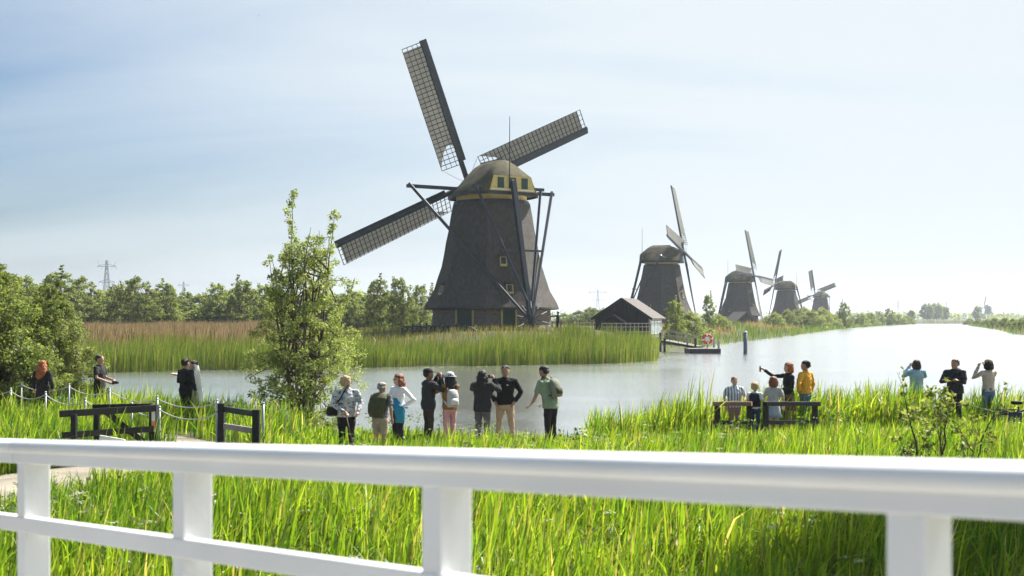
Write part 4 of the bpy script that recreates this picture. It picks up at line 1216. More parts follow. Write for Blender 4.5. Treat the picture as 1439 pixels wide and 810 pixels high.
# mooring pole
mp_ = empty('mooring_pole', (*PX(1047.5, 106), 0)); tag(mp_, 'lone blue grey mooring pole standing in open water', 'pole')
MB().tube([(0, 0, -1.0), (0, 0, 1.95)], [0.19, 0.18], 12).build('shaft', mat('pole_paint', (0.07, 0.10, 0.13), 0.6, 0.25, 3), mp_, True)
MB().tube([(0, 0, 1.94), (0, 0, 2.02), (0, 0, 2.12)], [0.20, 0.20, 0.08], 12).build('cap', mat('pole_cap', (0.35, 0.38, 0.40), 0.5, 0.1, 3), mp_, True)
# little jetty far along the canal
jt = empty('small_jetty', (*PX(1193, 378), 0)); tag(jt, 'small grey jetty on the canal below the dark upright tree', 'jetty')
MB().box((0, 0, 0.7), (3.6, 2.5, 0.15)).build('deck', mat_grey, jt)
for k in range(4):
    MB().beam((-1.6 + k * 1.07, -1.1, -0.8), (-1.6 + k * 1.07, -1.1, 1.7), 0.14).build('pile', mat_grey, jt)
MB().beam((-1.7, -1.1, 1.6), (1.7, -1.1, 1.6), 0.1).build('rail', mat_grey, jt)

# ------------------------------------------------------------------ pylons
mat_steel = mat('galvanised_steel', (0.22, 0.25, 0.28), 0.6, 0.1, 2, metal=0.3)
def pylon_mesh(H=48.0):
    parts = {}
    m_ = MB(); th = 0.42
    def hw(z): return 3.6 * (1 - z / H) ** 1.15 + 0.55
    zs = [0, 9, 17, 24, 30, 35, 39.5, 43.5, H]
    for sx in (-1, 1):
        for sy in (-1, 1):
            for z0, z1 in zip(zs[:-1], zs[1:]):
                m_.beam((sx * hw(z0), sy * hw(z0), z0), (sx * hw(z1), sy * hw(z1), z1), th)
    for z0, z1 in zip(zs[:-1], zs[1:]):
        for s_ in (-1, 1):
            m_.beam((-hw(z0), s_ * hw(z0), z0), (hw(z1), s_ * hw(z1), z1), th * 0.6)
            m_.beam((hw(z0), s_ * hw(z0), z0), (-hw(z1), s_ * hw(z1), z1), th * 0.6)
            m_.beam((s_ * hw(z0), -hw(z0), z0), (s_ * hw(z1), hw(z1), z1), th * 0.6)
        m_.beam((-hw(z1), 0, z1), (hw(z1), 0, z1), th * 0.6)
    tower = m_.mesh('lattice_tower', mat_steel)
    arms = []
    for z, L in ((30.5, 12.0), (43.0, 14.5)):
        m_ = MB()
        for s_ in (-1, 1):
            m_.beam((0, 0, z), (s_ * L, 0, z + 0.2), th * 0.9); m_.beam((0, 0, z + 2.2), (s_ * L, 0, z + 0.4), th * 0.7)
            m_.beam((s_ * L, 0, z + 0.3), (s_ * L, 0, z - 2.2), 0.35); m_.beam((s_ * L * 0.55, 0, z + 0.3), (s_ * L * 0.55, 0, z - 2.2), 0.35)
            if z > 40: m_.beam((s_ * L * 0.75, 0, z + 0.5), (s_ * L, 0, z + 4.5), th * 0.7)
        arms.append(m_.mesh('cross_arm', mat_steel))
    return tower, arms
ptower, parms = pylon_mesh()
for px, top, d, rz, lab in ((150, 366, 900, 0.1, 'tall lattice pylon above the willow row, left of the fainter one'), (258, 396, 1500, 0.1, 'fainter lattice pylon half hidden by the willow row'),
                       (840, 407, 1750, 0.0, 'lattice pylon between the big mill and the boathouse roof'), (1184, 420, 2500, 0.2, 'faint pylon just right of the smallest row mill'),
                       (1262, 421, 2600, 0.1, 'faint pylon above the canal bend trees'), (1330, 424, 2900, 0.1, 'faint pylon behind the hazy round trees'), (1430, 426, 3000, 0.1, 'faint pylon over the bank opposite the mills')):
    p = P(px, d); H_ = zat(top, d) - 1.0
    r_ = empty('power_pylon', (p.x, p.y, 1.0), rz); s_ = H_ / 48.0; r_.scale = (s_, s_, s_)
    link('lattice_tower', ptower, r_)
    for a_ in parms: link('cross_arm', a_, r_).scale = (0.5 if px < 300 else 1, 1, 1)
    tag(r_, lab, 'pylon', 'power pylons on the horizon')

# ------------------------------------------------------------------ black gate and fence pieces, rope fences
mat_gate = mat('black_stained_wood', (0.013, 0.013, 0.014), 0.55, 0.3, 6, 0.15, 40)
dG = 24.0
gt = empty('field_gate', (*PX(190, dG), 0.4)); tag(gt, 'black wooden gate with diagonal brace and reflector post by the path', 'gate')
go = gt.location.copy()
def GP(px, py, d): p = P(px, d); return Vector((p.x, p.y, zat(py, d))) - go
MB().beam(GP(84, 582, 22.6), GP(218, 574, dG), 0.05, 0.13).build('top_rail', mat_gate, gt)
MB().beam(GP(88, 612, 22.6), GP(215, 603, dG), 0.05, 0.12).build('bottom_rail', mat_gate, gt)
MB().beam(GP(130, 572, 24.25), GP(214, 570.5, 24.25), 0.05, 0.10).build('rear_rail', mat_gate, gt)
MB().beam(GP(148, 578, 23.6), GP(202, 622, 23.9), 0.05, 0.12).build('brace', mat_gate, gt)
for px, t_, d in ((104, 582, 22.75), (136, 578, 23.2)):
    p_ = GP(px, t_, d); q_ = p_.copy(); q_.z = -0.3
    MB().beam(q_, p_, 0.10).build('post', mat_gate, gt)
p_ = GP(216, 569, dG + 0.1); q_ = p_.copy(); q_.z = -0.3
pst = MB().beam(q_, p_, 0.15).build('post', mat_gate, gt)
m_ = MB(); m_.beam(Vector((p_.x + 0.02, p_.y - 0.085, p_.z - 0.55)), Vector((p_.x + 0.02, p_.y - 0.085, p_.z - 0.05)), 0.075, 0.012, up=(0, 1, 0)); m_.mi = 1
m_.beam(Vector((p_.x + 0.02, p_.y - 0.087, p_.z - 0.50)), Vector((p_.x + 0.02, p_.y - 0.087, p_.z - 0.33)), 0.077, 0.014, up=(0, 1, 0))
m_.build('reflector', [mat_trim, mat('amber_reflector', (0.75, 0.33, 0.05), 0.35, 0.05, 4)], pst)
bo = MB().box((0, 0, 0), (0.5, 0.05, 0.09), M=Matrix.Rotation(R(10), 3, 'Y')).build('loose_plank', mat_trim, loc=(*PX(158, 23.0), zat(618, 23.0)))
tag(bo, 'short white plank lying against the black gate', 'plank')
f2 = empty('post_fence', (*PX(312, 23.4), 0.4)); tag(f2, 'short black fence with grey rails between gate and tall willow', 'fence')
go = f2.location.copy()
for px, d, t_ in ((311, 23.4, 567), (360, 21.8, 576)):
    p_ = GP(px, t_, d); q_ = p_.copy(); q_.z = -0.4
    MB().beam(q_, p_, 0.13).build('post', mat_gate, f2)
for y0, y1 in ((575, 583), (599, 607)):
    MB().beam(GP(311, y0, 23.4) + Vector((0, 0.06, 0)), GP(362, y1, 21.8) + Vector((0, 0.06, 0)), 0.05, 0.11).build('rail', mat_tar if y0 < 580 else mat_grey, f2)

mat_ropepost = mat('galvanised_post', (0.34, 0.36, 0.38), 0.45, 0.1, 6, metal=0.4)
mat_rope = mat('pale_rope', (0.45, 0.44, 0.41), 0.9, 0.1, 40)
def rope_fence(label, posts, name='rope_fence', H=1.0, second=None):
    a = P(*posts[0])
    root = empty(name, (a.x, a.y, gh(a.x, a.y))); tag(root, label, 'rope fence')
    o_ = root.location.copy(); tops = []
    for px, d in posts:
        p = P(px, d); z = gh(p.x, p.y)
        q_ = Vector((p.x, p.y, z)) - o_
        ps = MB().tube([q_ - Vector((0, 0, 0.3)), q_ + Vector((0, 0, H))], 0.026, 8).build('post', mat_ropepost, root, True)
        MB().ell(q_ + Vector((0, 0, H + 0.01)), (0.034, 0.034, 0.03), 8, 5).build('post_cap', mat_ropepost, ps, True)
        tops.append(q_)
    for hh in ((0.95,) if second is None else (0.95, second)):
        for a_, b_ in zip(tops[:-1], tops[1:]):
            pts = []
            for k in range(9):
                t = k / 8
                pts.append(a_.lerp(b_, t) + Vector((0, 0, H * hh - 0.16 * 4 * t * (1 - t))))
            MB().tube(pts, 0.014, 6).build('rope', mat_rope, root, True)
rope_fence('pale rope fence on slim posts along the waterside of the left path', [(-45, 37.5), (30, 35.2), (97, 32.9), (154, 30.9), (221, 28.4), (305, 26.8), (370, 25.9)])
rope_fence('pale rope fence on slim posts running behind the black gate', [(-40, 33.0), (15, 31.2), (64, 29.6), (120, 27.4), (185, 25.4), (224, 24.6), (305, 23.8)])

# dark rail beside the children
wf = empty('viewing_rail', (*PX(1054, 28.6), 0.4)); tag(wf, 'dark wooden post and rail barrier around which the family stands', 'barrier')
go = wf.location.copy()
for px, d, t_ in ((1053, 28.6, 567), (1076, 28.3, 566), (1145, 29.2, 566), (1008, 28.9, 568)):
    p_ = GP(px, t_, d); q_ = p_.copy(); q_.z = -0.4
    MB().beam(q_, p_, 0.12).build('post', mat_gate, wf)
for (xa, da), (xb, db) in (((1002, 28.95), (1056, 28.55)), ((1074, 28.3), (1150, 29.2))):
    MB().beam(GP(xa, 567.5, da) + Vector((0, -0.05, 0)), GP(xb, 567.5, db) + Vector((0, -0.05, 0)), 0.13, 0.10).build('top_rail', mat_rust if xa < 1050 else mat_gate, wf)
    MB().beam(GP(xa, 594, da), GP(xb, 594, db), 0.05, 0.10).build('lower_rail', mat_gate, wf)

# ------------------------------------------------------------------ bicycle
mat_tyre = mat('rubber', (0.015, 0.015, 0.016), 0.8, 0.1, 8)
mat_bike = mat('navy_frame', (0.03, 0.04, 0.09), 0.35, 0.1, 4)
mat_chrome = mat('chrome', (0.6, 0.6, 0.62), 0.25, 0.05, 4, metal=0.9)
bk = empty('bicycle', (*PX(1412, 27.2), 0.4), R(8)); tag(bk, 'dark blue city bicycle parked in the tall verge grass', 'bicycle')
def ring_mb(c, r, t, n=26):
    return MB().tube([Vector(c) + Vector((r * math.cos(2 * math.pi * k / n), 0, r * math.sin(2 * math.pi * k / n))) for k in range(n + 1)], t, 6, caps=False)
for x in (0.0, 1.06):
    w_ = ring_mb((x, 0, 0.345), 0.325, 0.020).build('wheel', mat_tyre, bk, True)
    ring_mb((x, 0, 0.345), 0.298, 0.010).build('rim', mat_chrome, w_, True)
    m_ = MB()
    for k in range(16):
        a = 2 * math.pi * k / 16
        m_.tube([(x, 0.02 * (-1) ** k, 0.345), (x + 0.3 * math.cos(a), 0, 0.345 + 0.3 * math.sin(a))], 0.003, 3)
    tag(m_.build('spokes', mat_chrome, w_), kind='stuff')
    MB().tube([Vector((x, 0, 0.345)) + Vector((0.375 * math.cos(t), 0, 0.375 * math.sin(t))) for t in np.linspace(0.15 if x < 0.5 else 0.4, 2.9 if x < 0.5 else 2.6, 12)], 0.022, 6).build('mudguard', mat_bike, bk, True)
T = lambda *p: MB().tube(list(p), 0.019, 7)
T((0.42, 0, 0.29), (0.34, 0, 0.83)).build('seat_tube', mat_bike, bk, True)
T((0.42, 0, 0.29), (0.88, 0, 0.80)).build('down_tube', mat_bike, bk, True)
T((0.36, 0, 0.70), (0.87, 0, 0.86)).build('top_tube', mat_bike, bk, True)
T((1.06, 0, 0.345), (0.98, 0, 0.65), (0.86, 0, 1.0)).build('fork', mat_bike, bk, True)
T((0.42, 0, 0.29), (0, 0.05, 0.345)).build('chain_stay', mat_bike, bk, True)
T((0.35, 0, 0.76), (0, 0.05, 0.345)).build('seat_stay', mat_bike, bk, True)
MB().rings([(0.31, 0, 0.88, 0.13, 0.06), (0.30, 0, 0.93, 0.15, 0.095), (0.29, 0, 0.96, 0.11, 0.08)], 12).build('saddle', mat_tyre, bk, True)
MB().tube([(0.70, -0.28, 1.03), (0.84, -0.2, 1.06), (0.87, 0, 1.03), (0.84, 0.2, 1.06), (0.70, 0.28, 1.03)], 0.014, 6).build('handlebar', mat_chrome, bk, True)
rk = MB()
for y in (-0.06, 0.0, 0.06): rk.tube([(-0.22, y, 0.76), (0.30, y, 0.76)], 0.010, 5)
rk.tube([(-0.22, -0.07, 0.76), (-0.22, 0.07, 0.76)], 0.010, 5).tube([(0, 0.06, 0.345), (-0.1, 0.06, 0.76)], 0.009, 5)
rk.build('rear_rack', mat_tyre, bk, True)
MB().box((0.20, -0.10, 0.55), (0.30, 0.10, 0.32)).build('pannier', mat('navy_cloth', (0.035, 0.04, 0.10), 0.8, 0.15, 10), bk, bevel=0.02)

# bird high in the sky
bd = MB().ell((0, 0, 0), (0.07, 0.22, 0.06), 8, 6)
bd.add([(0.03, 0.08, 0.03), (0.03, -0.08, 0.03), (0.5, -0.1, 0.14), (0.34, 0.06, 0.12), (-0.03, 0.08, 0.03), (-0.03, -0.08, 0.03), (-0.5, -0.1, 0.14), (-0.34, 0.06, 0.12)], [(0, 1, 2, 3), (4, 7, 6, 5)])
bd.add([(0.03, 0.18, 0), (-0.03, 0.18, 0), (-0.07, 0.36, 0), (0.07, 0.36, 0)], [(0, 1, 2, 3)])
o = bd.build('bird', mat('bird_dark', (0.03, 0.03, 0.035), 0.8, 0.1, 8), loc=(*PX(363, 230), zat(22, 230)), smooth=True)
tag(o, 'single dark bird flying high in the blue sky', 'bird')
# ------------------------------------------------------------------ people
def cloth(name, col, var=0.18, scale=9.0, rough=0.9): return mat('cloth_' + name, col, rough, var, scale, 0.25, 26)
SKIN = dict(light=mat('skin_light', (0.56, 0.36, 0.27), 0.55, 0.06, 10), tan=mat('skin_tan', (0.40, 0.23, 0.15), 0.55, 0.06, 10), brown=mat('skin_brown', (0.26, 0.14, 0.09), 0.55, 0.06, 10))
mat_eye = mat('eye_dark', (0.02, 0.015, 0.012), 0.3, 0.05, 5)
mat_lip = mat('lips', (0.42, 0.16, 0.14), 0.5, 0.05, 5)
HAIR = dict(red=mat('hair_red', (0.36, 0.105, 0.03), 0.55, 0.35, 30, 0.6, 60, stretch=(1, 1, 0.2)), blond=mat('hair_blond', (0.50, 0.34, 0.16), 0.55, 0.25, 30, 0.6, 60, stretch=(1, 1, 0.2)),
            black=mat('hair_black', (0.014, 0.011, 0.010), 0.45, 0.3, 30, 0.6, 60, stretch=(1, 1, 0.2)), brown=mat('hair_brown', (0.06, 0.035, 0.02), 0.5, 0.3, 30, 0.6, 60, stretch=(1, 1, 0.2)),
            auburn=mat('hair_auburn', (0.22, 0.075, 0.03), 0.5, 0.3, 30, 0.6, 60, stretch=(1, 1, 0.2)), grey=mat('hair_grey', (0.32, 0.29, 0.26), 0.6, 0.2, 30))
mat_shoe = mat('shoe_dark', (0.03, 0.028, 0.026), 0.6, 0.2, 8)
mat_shoew = mat('shoe_white', (0.6, 0.6, 0.58), 0.6, 0.1, 8)

def stripe_mat(name, c1, c2, scale, ax='X'):
    m = bpy.data.materials.new(name); m.use_nodes = True
    n, l = m.node_tree.nodes, m.node_tree.links; b = n['Principled BSDF']; b.inputs['Roughness'].default_value = 0.9
    t = n.new('ShaderNodeTexCoord'); w_ = n.new('ShaderNodeTexWave'); w_.bands_direction = ax
    w_.inputs['Scale'].default_value = scale; w_.inputs['Distortion'].default_value = 0.4
    l.new(t.outputs['Object'], w_.inputs['Vector'])
    cr = n.new('ShaderNodeMapRange'); cr.inputs['From Min'].default_value = 0.55; cr.inputs['From Max'].default_value = 0.75
    l.new(w_.outputs['Fac'], cr.inputs['Value'])
    mx_ = n.new('ShaderNodeMix'); mx_.data_type = 'RGBA'; l.new(cr.outputs[0], mx_.inputs[0])
    mx_.inputs[6].default_value = (*c1, 1); mx_.inputs[7].default_value = (*c2, 1); l.new(mx_.outputs[2], b.inputs['Base Color'])
    return m
def blotch_mat(name, c1, c2, scale, lo=0.48, hi=0.56):
    m = bpy.data.materials.new(name); m.use_nodes = True
    n, l = m.node_tree.nodes, m.node_tree.links; b = n['Principled BSDF']; b.inputs['Roughness'].default_value = 0.9
    t = n.new('ShaderNodeTexCoord'); w_ = n.new('ShaderNodeTexNoise'); w_.inputs['Scale'].default_value = scale; w_.inputs['Detail'].default_value = 3
    l.new(t.outputs['Object'], w_.inputs['Vector'])
    cr = n.new('ShaderNodeMapRange'); cr.inputs['From Min'].default_value = lo; cr.inputs['From Max'].default_value = hi
    l.new(w_.outputs['Fac'], cr.inputs['Value'])
    mx_ = n.new('ShaderNodeMix'); mx_.data_type = 'RGBA'; l.new(cr.outputs[0], mx_.inputs[0])
    mx_.inputs[6].default_value = (*c1, 1); mx_.inputs[7].default_value = (*c2, 1); l.new(mx_.outputs[2], b.inputs['Base Color'])
    return m

# arm poses: elbow and wrist as (outwards, forwards, height) for a 1.75 m figure
ARM = dict(down=((.265, -.03, 1.15), (.27, .06, .90)), face=((.29, .20, 1.26), (.10, .25, 1.585)), hip=((.43, -.10, 1.17), (.20, .04, 1.00)), pocket=((.31, -.09, 1.16), (.20, .07, .94)),
           crossed=((.27, .12, 1.17), (-.06, .25, 1.22)), front=((.26, .06, 1.15), (.09, .28, 1.02)), up=((.30, .26, 1.40), (.24, .52, 1.58)), reach=((.36, .22, 1.36), (.42, .52, 1.40)),
           cane=((.27, .05, 1.15), (.08, .26, .99)), hold=((.26, .02, 1.14), (.14, .26, 1.08)), hug=((.24, .26, 1.36), (.02, .48, 1.40)), back=((.30, -.12, 1.17), (.06, -.20, 1.02)),
           lean=((.24, .16, 1.12), (.22, .36, .92)), photo=((.30, .24, 1.30), (.13, .40, 1.56)), sit=((.27, .04, 1.15), (.2, .22, .98)))
def hull_limb(m_, pts, rs, n=10): m_.tube(pts, rs, n)

def person(px, d, top, yaw, label, skin='light', hair='short', haircol='brown', topc=None, sleeve='long', hem=0.90, bottom='trousers', botc=None, arms=('down', 'down'), lean=0.0, head_yaw=0.0,
           build=1.0, stance=0.10, stride=0.0, shoe=None, jacket=0.0, hat=None, group='visitors by the water', hgt=None, z=None, child=False, category='person', hold=None, hood=False):
    p = P(px, d); zg = (gh(p.x, p.y) if z is None else z)
    zg = max(zg, 0.0)
    H = hgt or (zat(top, d) - zg)
    root = empty('person', (p.x, p.y, zg), R(yaw)); root.scale = (1.1, 1.1, 1.0); tag(root, label, category, group)
    k = H / 1.75
    hs = 1.07 if not child else 1.22         # children have larger heads
    lv = Matrix.Rotation(R(lean), 3, 'X')   # forwards is -Y
    hipc = Vector((0, 0, 0.93))
    def up(q):                              # upper-body transform
        q = Vector(q)
        if lean == 0: return q
        w_ = min(max((q.z - 0.86) / 0.10, 0), 1)
        r_ = hipc + lv @ (q - hipc)
        return q.lerp(r_, w_)
    S = lambda m_: m_.xform(lambda q: up(q) * k)
    hy = R(head_yaw); hc = Vector((0, -0.012, 1.625))
    def headx(q):
        q = Vector(q) - hc; q = Matrix.Rotation(hy, 3, 'Z') @ q
        return q * hs + hc + Vector((0, 0, 0.02 * (hs - 1) * 5))
    # arms
    arm = []
    for sx, nm in ((-1, arms[0]), (1, arms[1])):
        e, w_ = ARM[nm] if isinstance(nm, str) else nm
        sh_ = Vector((sx * 0.178 * build, 0.0, 1.42))
        arm.append((sx, sh_, Vector((sx * e[0] * (0.5 + 0.5 * build), -e[1], e[2])), Vector((sx * w_[0], -w_[1], w_[2]))))
    legs = []
    for sx in (-1, 1):
        fx_ = sx * stance; fy_ = -sx * stride
        legs.append((sx, Vector((sx * 0.088, 0, 0.90)), Vector((sx * (0.088 + stance) / 2 * 1.02, fy_ * 0.45 - 0.015, 0.49)), Vector((fx_, fy_ + 0.01, 0.085))))
    b = MB()
    bb = build
    b.rings([(0, 0.0, .80, .10, .09), (0, 0, .86, .145 * bb, .105 * bb), (0, 0, .95, .150 * bb, .108 * bb), (0, 0, 1.10, .130 * bb, .092 * bb), (0, -.005, 1.27, .150 * bb, .105 * bb), (0, 0, 1.38, .155 * bb, .092), (0, 0.005, 1.45, .105, .07), (0, 0.002, 1.49, .058, .058), (0, -0.005, 1.545, .052, .055)], 14)
    hd = MB().rings([(0, -.035, 1.515, .028, .030), (0, -.032, 1.530, .048, .052), (0, -.022, 1.56, .062, .075), (0, -.012, 1.60, .070, .088), (0, -.006, 1.645, .075, .096), (0, -.002, 1.69, .072, .092), (0, 0.0, 1.72, .058, .074), (0, 0, 1.742, .034, .042), (0, 0, 1.75, .012, .015)], 16)
    hd.add([(-.013, -.094, 1.597), (.013, -.094, 1.597), (0, -.128, 1.600), (0, -.097, 1.650), (-.010, -.06, 1.62), (.010, -.06, 1.62)], [(0, 1, 2), (0, 2, 3), (2, 1, 3), (0, 3, 4), (3, 1, 5), (0, 4, 5, 1), (3, 5, 4)])
    hd.ell((0, -.088, 1.566), (.026, .016, .013), 8, 5)
    for sx in (-1, 1): hd.ell((sx * .078, .004, 1.618), (.012, .022, .032), 8, 5)
    hd.v = [tuple(headx(q)) for q in hd.v]; b.add(hd.v, hd.f)
    for sx, s_, e, w_ in arm:
        b.tube([s_ - Vector((sx * .05, 0, 0)), s_, s_.lerp(e, .5), e, e.lerp(w_, .45), w_], [.050, .052, .045, .037, .036, .026], 10)
        dv = (w_ - e).normalized(); side = dv.cross(Vector((0, 0, 1)))
        if side.length < 0.2: side = dv.cross(Vector((0, -1, 0)))
        side.normalize(); pn = side.cross(dv).normalized()
        if abs(side.x) < abs(pn.x): pass
        palm = w_ + dv * .05
        b.tube([w_ - dv * .01, w_ + dv * .03, w_ + dv * .09], [.025, .036, .034], 8)
        for q_, ln in ((-.027, .062), (-.009, .075), (.009, .070), (.027, .055)):
            r0 = w_ + dv * .085 + side * q_
            b.tube([r0 - dv * .02, r0 + dv * ln * .5 + pn * -.006, r0 + dv * ln * .8 + pn * -.03], [.0105, .010, .008], 6)
        r0 = w_ + dv * .035 + side * (-.03)
        b.tube([r0, r0 + dv * .03 - side * .028, r0 + dv * .06 - side * .030 - pn * .015], [.013, .012, .009], 6)
    for sx, h_, kn, an in legs:
        b.tube([h_ + Vector((0, 0, .04)), h_, h_.lerp(kn, .5), kn, kn.lerp(an, .35), an], [.07, .080, .068, .052, .050, .034], 10)
        b.ell(an + Vector((0, -.05, -.045)), (.042, .11, .04), 8, 6)
    S(b)
    remeshed(b, 'body', SKIN[skin], 0.0125 * k, root, ratio=0.5, smooth_it=1)
    # face
    m_ = MB()
    for sx in (-1, 1): m_ = MB().ell((sx * .030, -.090, 1.640), (.013, .008, .007), 8, 5); m_.v = [tuple(headx(q)) for q in m_.v]; S(m_).build('eye', mat_eye, root, True)
    m_ = MB().ell((0, -.103, 1.566), (.022, .006, .006), 8, 4); m_.v = [tuple(headx(q)) for q in m_.v]; S(m_).build('mouth', mat_lip, root, True)
    # shoes
    for sx, h_, kn, an in legs:
        s_ = MB().rings([(an.x, an.y - .045, 0.0, .045, .13), (an.x, an.y - .045, .03, .048, .132), (an.x, an.y - .03, .07, .043, .105), (an.x, an.y, .11, .042, .05)], 12)
        s_.xform(lambda q: q * k).build('shoe', shoe or mat_shoe, root, True)
    # lower clothing
    if bottom in ('trousers', 'shorts'):
        c = MB(); end = 0.06 if bottom == 'trousers' else 0.46
        c.rings([(0, 0, .80, .12, .10), (0, 0, .85, .165 * bb, .122 * bb), (0, 0, .95, .166 * bb, .122 * bb), (0, 0, 1.02, .150 * bb, .110 * bb)], 14)
        for sx, h_, kn, an in legs:
            pts = [h_ + Vector((0, 0, .05)), h_ - Vector((0, 0, .04)), h_.lerp(kn, .5)]; rs = [.085 * bb, .094 * bb, .082 * bb]
            if end < .4: pts += [kn, kn.lerp(an, .5), kn.lerp(an, 1.0)]; rs += [.068, .060, .056]
            else: pts += [kn + Vector((0, 0, .02))]; rs += [.082]
            c.tube(pts, rs, 10)
        S(c); remeshed(c, 'trousers' if end < .4 else 'shorts', botc, 0.017 * k, root, smooth_it=2, fold=0.028, fsize=0.085)
    elif bottom in ('skirt', 'dress'):
        low = {'skirt': .52, 'dress': .03}[bottom]
        if child: low = .55
        c = MB().rings([(0, 0, 1.03, .135 * bb, .10), (0, 0, .93, .165 * bb, .125), (0, 0, .80, .185 * bb, .15), (0, 0, (low + .8) / 2, .20 * bb, .17), (0, 0.02, low, .24 * bb if bottom == 'skirt' else .34, .20 if bottom == 'skirt' else .34)], 20)
        n0 = 20
        c.v = [(x * (1 + .05 * math.sin(i % n0 * 1.9) * (1 if z_ < .9 else 0)), y * (1 + .05 * math.cos(i % n0 * 2.3) * (1 if z_ < .9 else 0)), z_) for i, (x, y, z_) in enumerate(c.v)]
        S(c).build('skirt' if bottom == 'skirt' else 'dress_skirt', botc, root, True)
    # upper clothing
    if topc:
        c = MB(); j = jacket
        c.rings([(0, 0, hem, (.168 + j) * bb, (.125 + j) * bb), (0, 0, .98, (.165 + j) * bb, (.122 + j) * bb), (0, 0, 1.10, (.150 + j) * bb, (.110 + j) * bb), (0, -.005, 1.27, (.170 + j) * bb, (.124 + j) * bb), (0, 0, 1.38, (.172 + j * .6) * bb, .108 + j * .6), (0, 0.005, 1.455, .115 + j * .5, .085 + j * .4), (0, 0.004, 1.50 + j * .5, .068 + j * .4, .068 + j * .4)], 16)
        for sx, s_, e, w_ in arm:
            a0 = s_ - Vector((sx * .06, 0, 0.01))
            if sleeve == 'long':
                c.tube([a0, s_, s_.lerp(e, .5), e, e.lerp(w_, .5), e.lerp(w_, .96)], [.064 + j, .067 + j * .8, .058 + j * .6, .051 + j * .5, .046 + j * .5, .040 + j * .4], 10)
            elif sleeve == 'short':
                c.tube([a0, s_, s_.lerp(e, .4), s_.lerp(e, .75)], [.064, .068, .066, .068], 10)
        if hood: c.ell((0, .10, 1.47), (.12, .08, .07), 10, 6)
        S(c)
        remeshed(c, 'jacket' if j > 0.01 else 'top', topc, 0.016 * k, root, smooth_it=2, fold=0.034, fsize=0.075)
    # hair
    if hair != 'bald':
        c = MB(); G = HAIR[haircol]
        def E(cx_, r): c.ell(cx_, r, 12, 8)
        if hair == 'short': E((0, .012, 1.690), (.083, .100, .072)); E((0, .045, 1.640), (.080, .065, .075))
        if hair == 'puff': E((0, .015, 1.690), (.095, .110, .082)); E((0, .045, 1.625), (.096, .075, .09)); E((-.07, 0, 1.63), (.03, .05, .06)); E((.07, 0, 1.63), (.03, .05, .06))
        if hair in ('long', 'wavy', 'bob'):
            E((0, .012, 1.690), (.090, .105, .078)); E((0, .050, 1.62), (.095, .068, .10))
            if hair == 'bob':
                E((0, .055, 1.56), (.105, .065, .08)); E((-.08, .0, 1.59), (.032, .06, .09)); E((.08, .0, 1.59), (.032, .06, .09))
            else:
                w0 = .13 if hair == 'wavy' else .10
                E((0, .075, 1.53), (w0, .068, .12)); E((0, .095, 1.42), (w0 * 1.05, .065, .13)); E((-.085, .01, 1.56), (.034, .06, .11)); E((.085, .01, 1.56), (.034, .06, .11))
                if hair == 'wavy': E((0.03, .11, 1.33), (.11, .06, .11)); E((-.09, .06, 1.45), (.05, .05, .09)); E((.1, .06, 1.42), (.05, .05, .1))
        if hair == 'fringe': E((0, .012, 1.690), (.083, .100, .058)); E((0, .05, 1.62), (.080, .060, .05))
        c.v = [tuple(headx(q)) for q in c.v]
        c.v = [(x + .006 * math.sin(z_ * 90 + x * 60), y + .006 * math.cos(z_ * 80 + y * 70), z_) for x, y, z_ in c.v]
        S(c); remeshed(c, 'hair', G, 0.012 * k, root, smooth_it=1, fold=0.03, fsize=0.03)
    if hat:
        kind, hm = hat
        c = MB().rings([(0, .005, 1.675, .090, .108), (0, .008, 1.71, .090, .106), (0, .008, 1.752, .075, .088), (0, .008, 1.775, .035, .04)], 16)
        if kind == 'cap': c.rings([(0, -.125, 1.678, .070, .075), (0, -.13, 1.690, .068, .07)], 14)
        else: c.rings([(0, .0, 1.668, .150, .165), (0, .0, 1.682, .10, .115)], 18)
        c.v = [tuple(headx(q)) for q in c.v]; S(c).build('hat', hm, root, True)
    info = dict(root=root, k=k, up=up, M=Matrix.Translation(root.location) @ Matrix.Rotation(R(yaw), 4, 'Z') @ Matrix.Diagonal((1.1, 1.1, 1.0, 1.0)), arm=arm)
    info['w'] = lambda q: info['M'] @ (up(q) * k)
    return info

def backpack(who, label, m1, m2, s=1.0, side=0.0, zc=1.22):
    """a bag worn on the back: top-level thing placed in the wearer's frame"""
    r_ = empty('backpack'); r_.matrix_world = who['M']; tag(r_, label, 'backpack')
    k, up_ = who['k'], who['up']; fx = lambda m_: m_.xform(lambda q: up_(q) * k)
    m_ = MB().rings([(side, .20, zc - .22 * s, .14 * s, .065 * s), (side, .205, zc - .18 * s, .155 * s, .085 * s), (side, .205, zc + .08 * s, .15 * s, .085 * s), (side, .19, zc + .19 * s, .12 * s, .065 * s), (side, .18, zc + .22 * s, .06 * s, .03 * s)], 16)
    fx(m_).build('main_bag', m1, r_, True)
    m_ = MB().rings([(side, .275 * (.7 + .3 * s), zc - .16 * s, .10 * s, .035), (side, .285 * (.7 + .3 * s), zc - .06 * s, .105 * s, .04), (side, .275 * (.7 + .3 * s), zc, .08 * s, .02)], 12)
    fx(m_).build('front_pocket', m2, r_, True)
    for sx in (-1, 1):
        m_ = MB().tube([(side + sx * .08, .13, zc + .20), (sx * .10, .03, 1.525), (sx * .12, -.10, 1.42), (sx * .125, -.15, 1.26), (sx * .15, -.05, 1.10), (side + sx * .12, .14, zc - .16)], .017, 6)
        fx(m_).build('strap', m2, r_, True)
    return r_
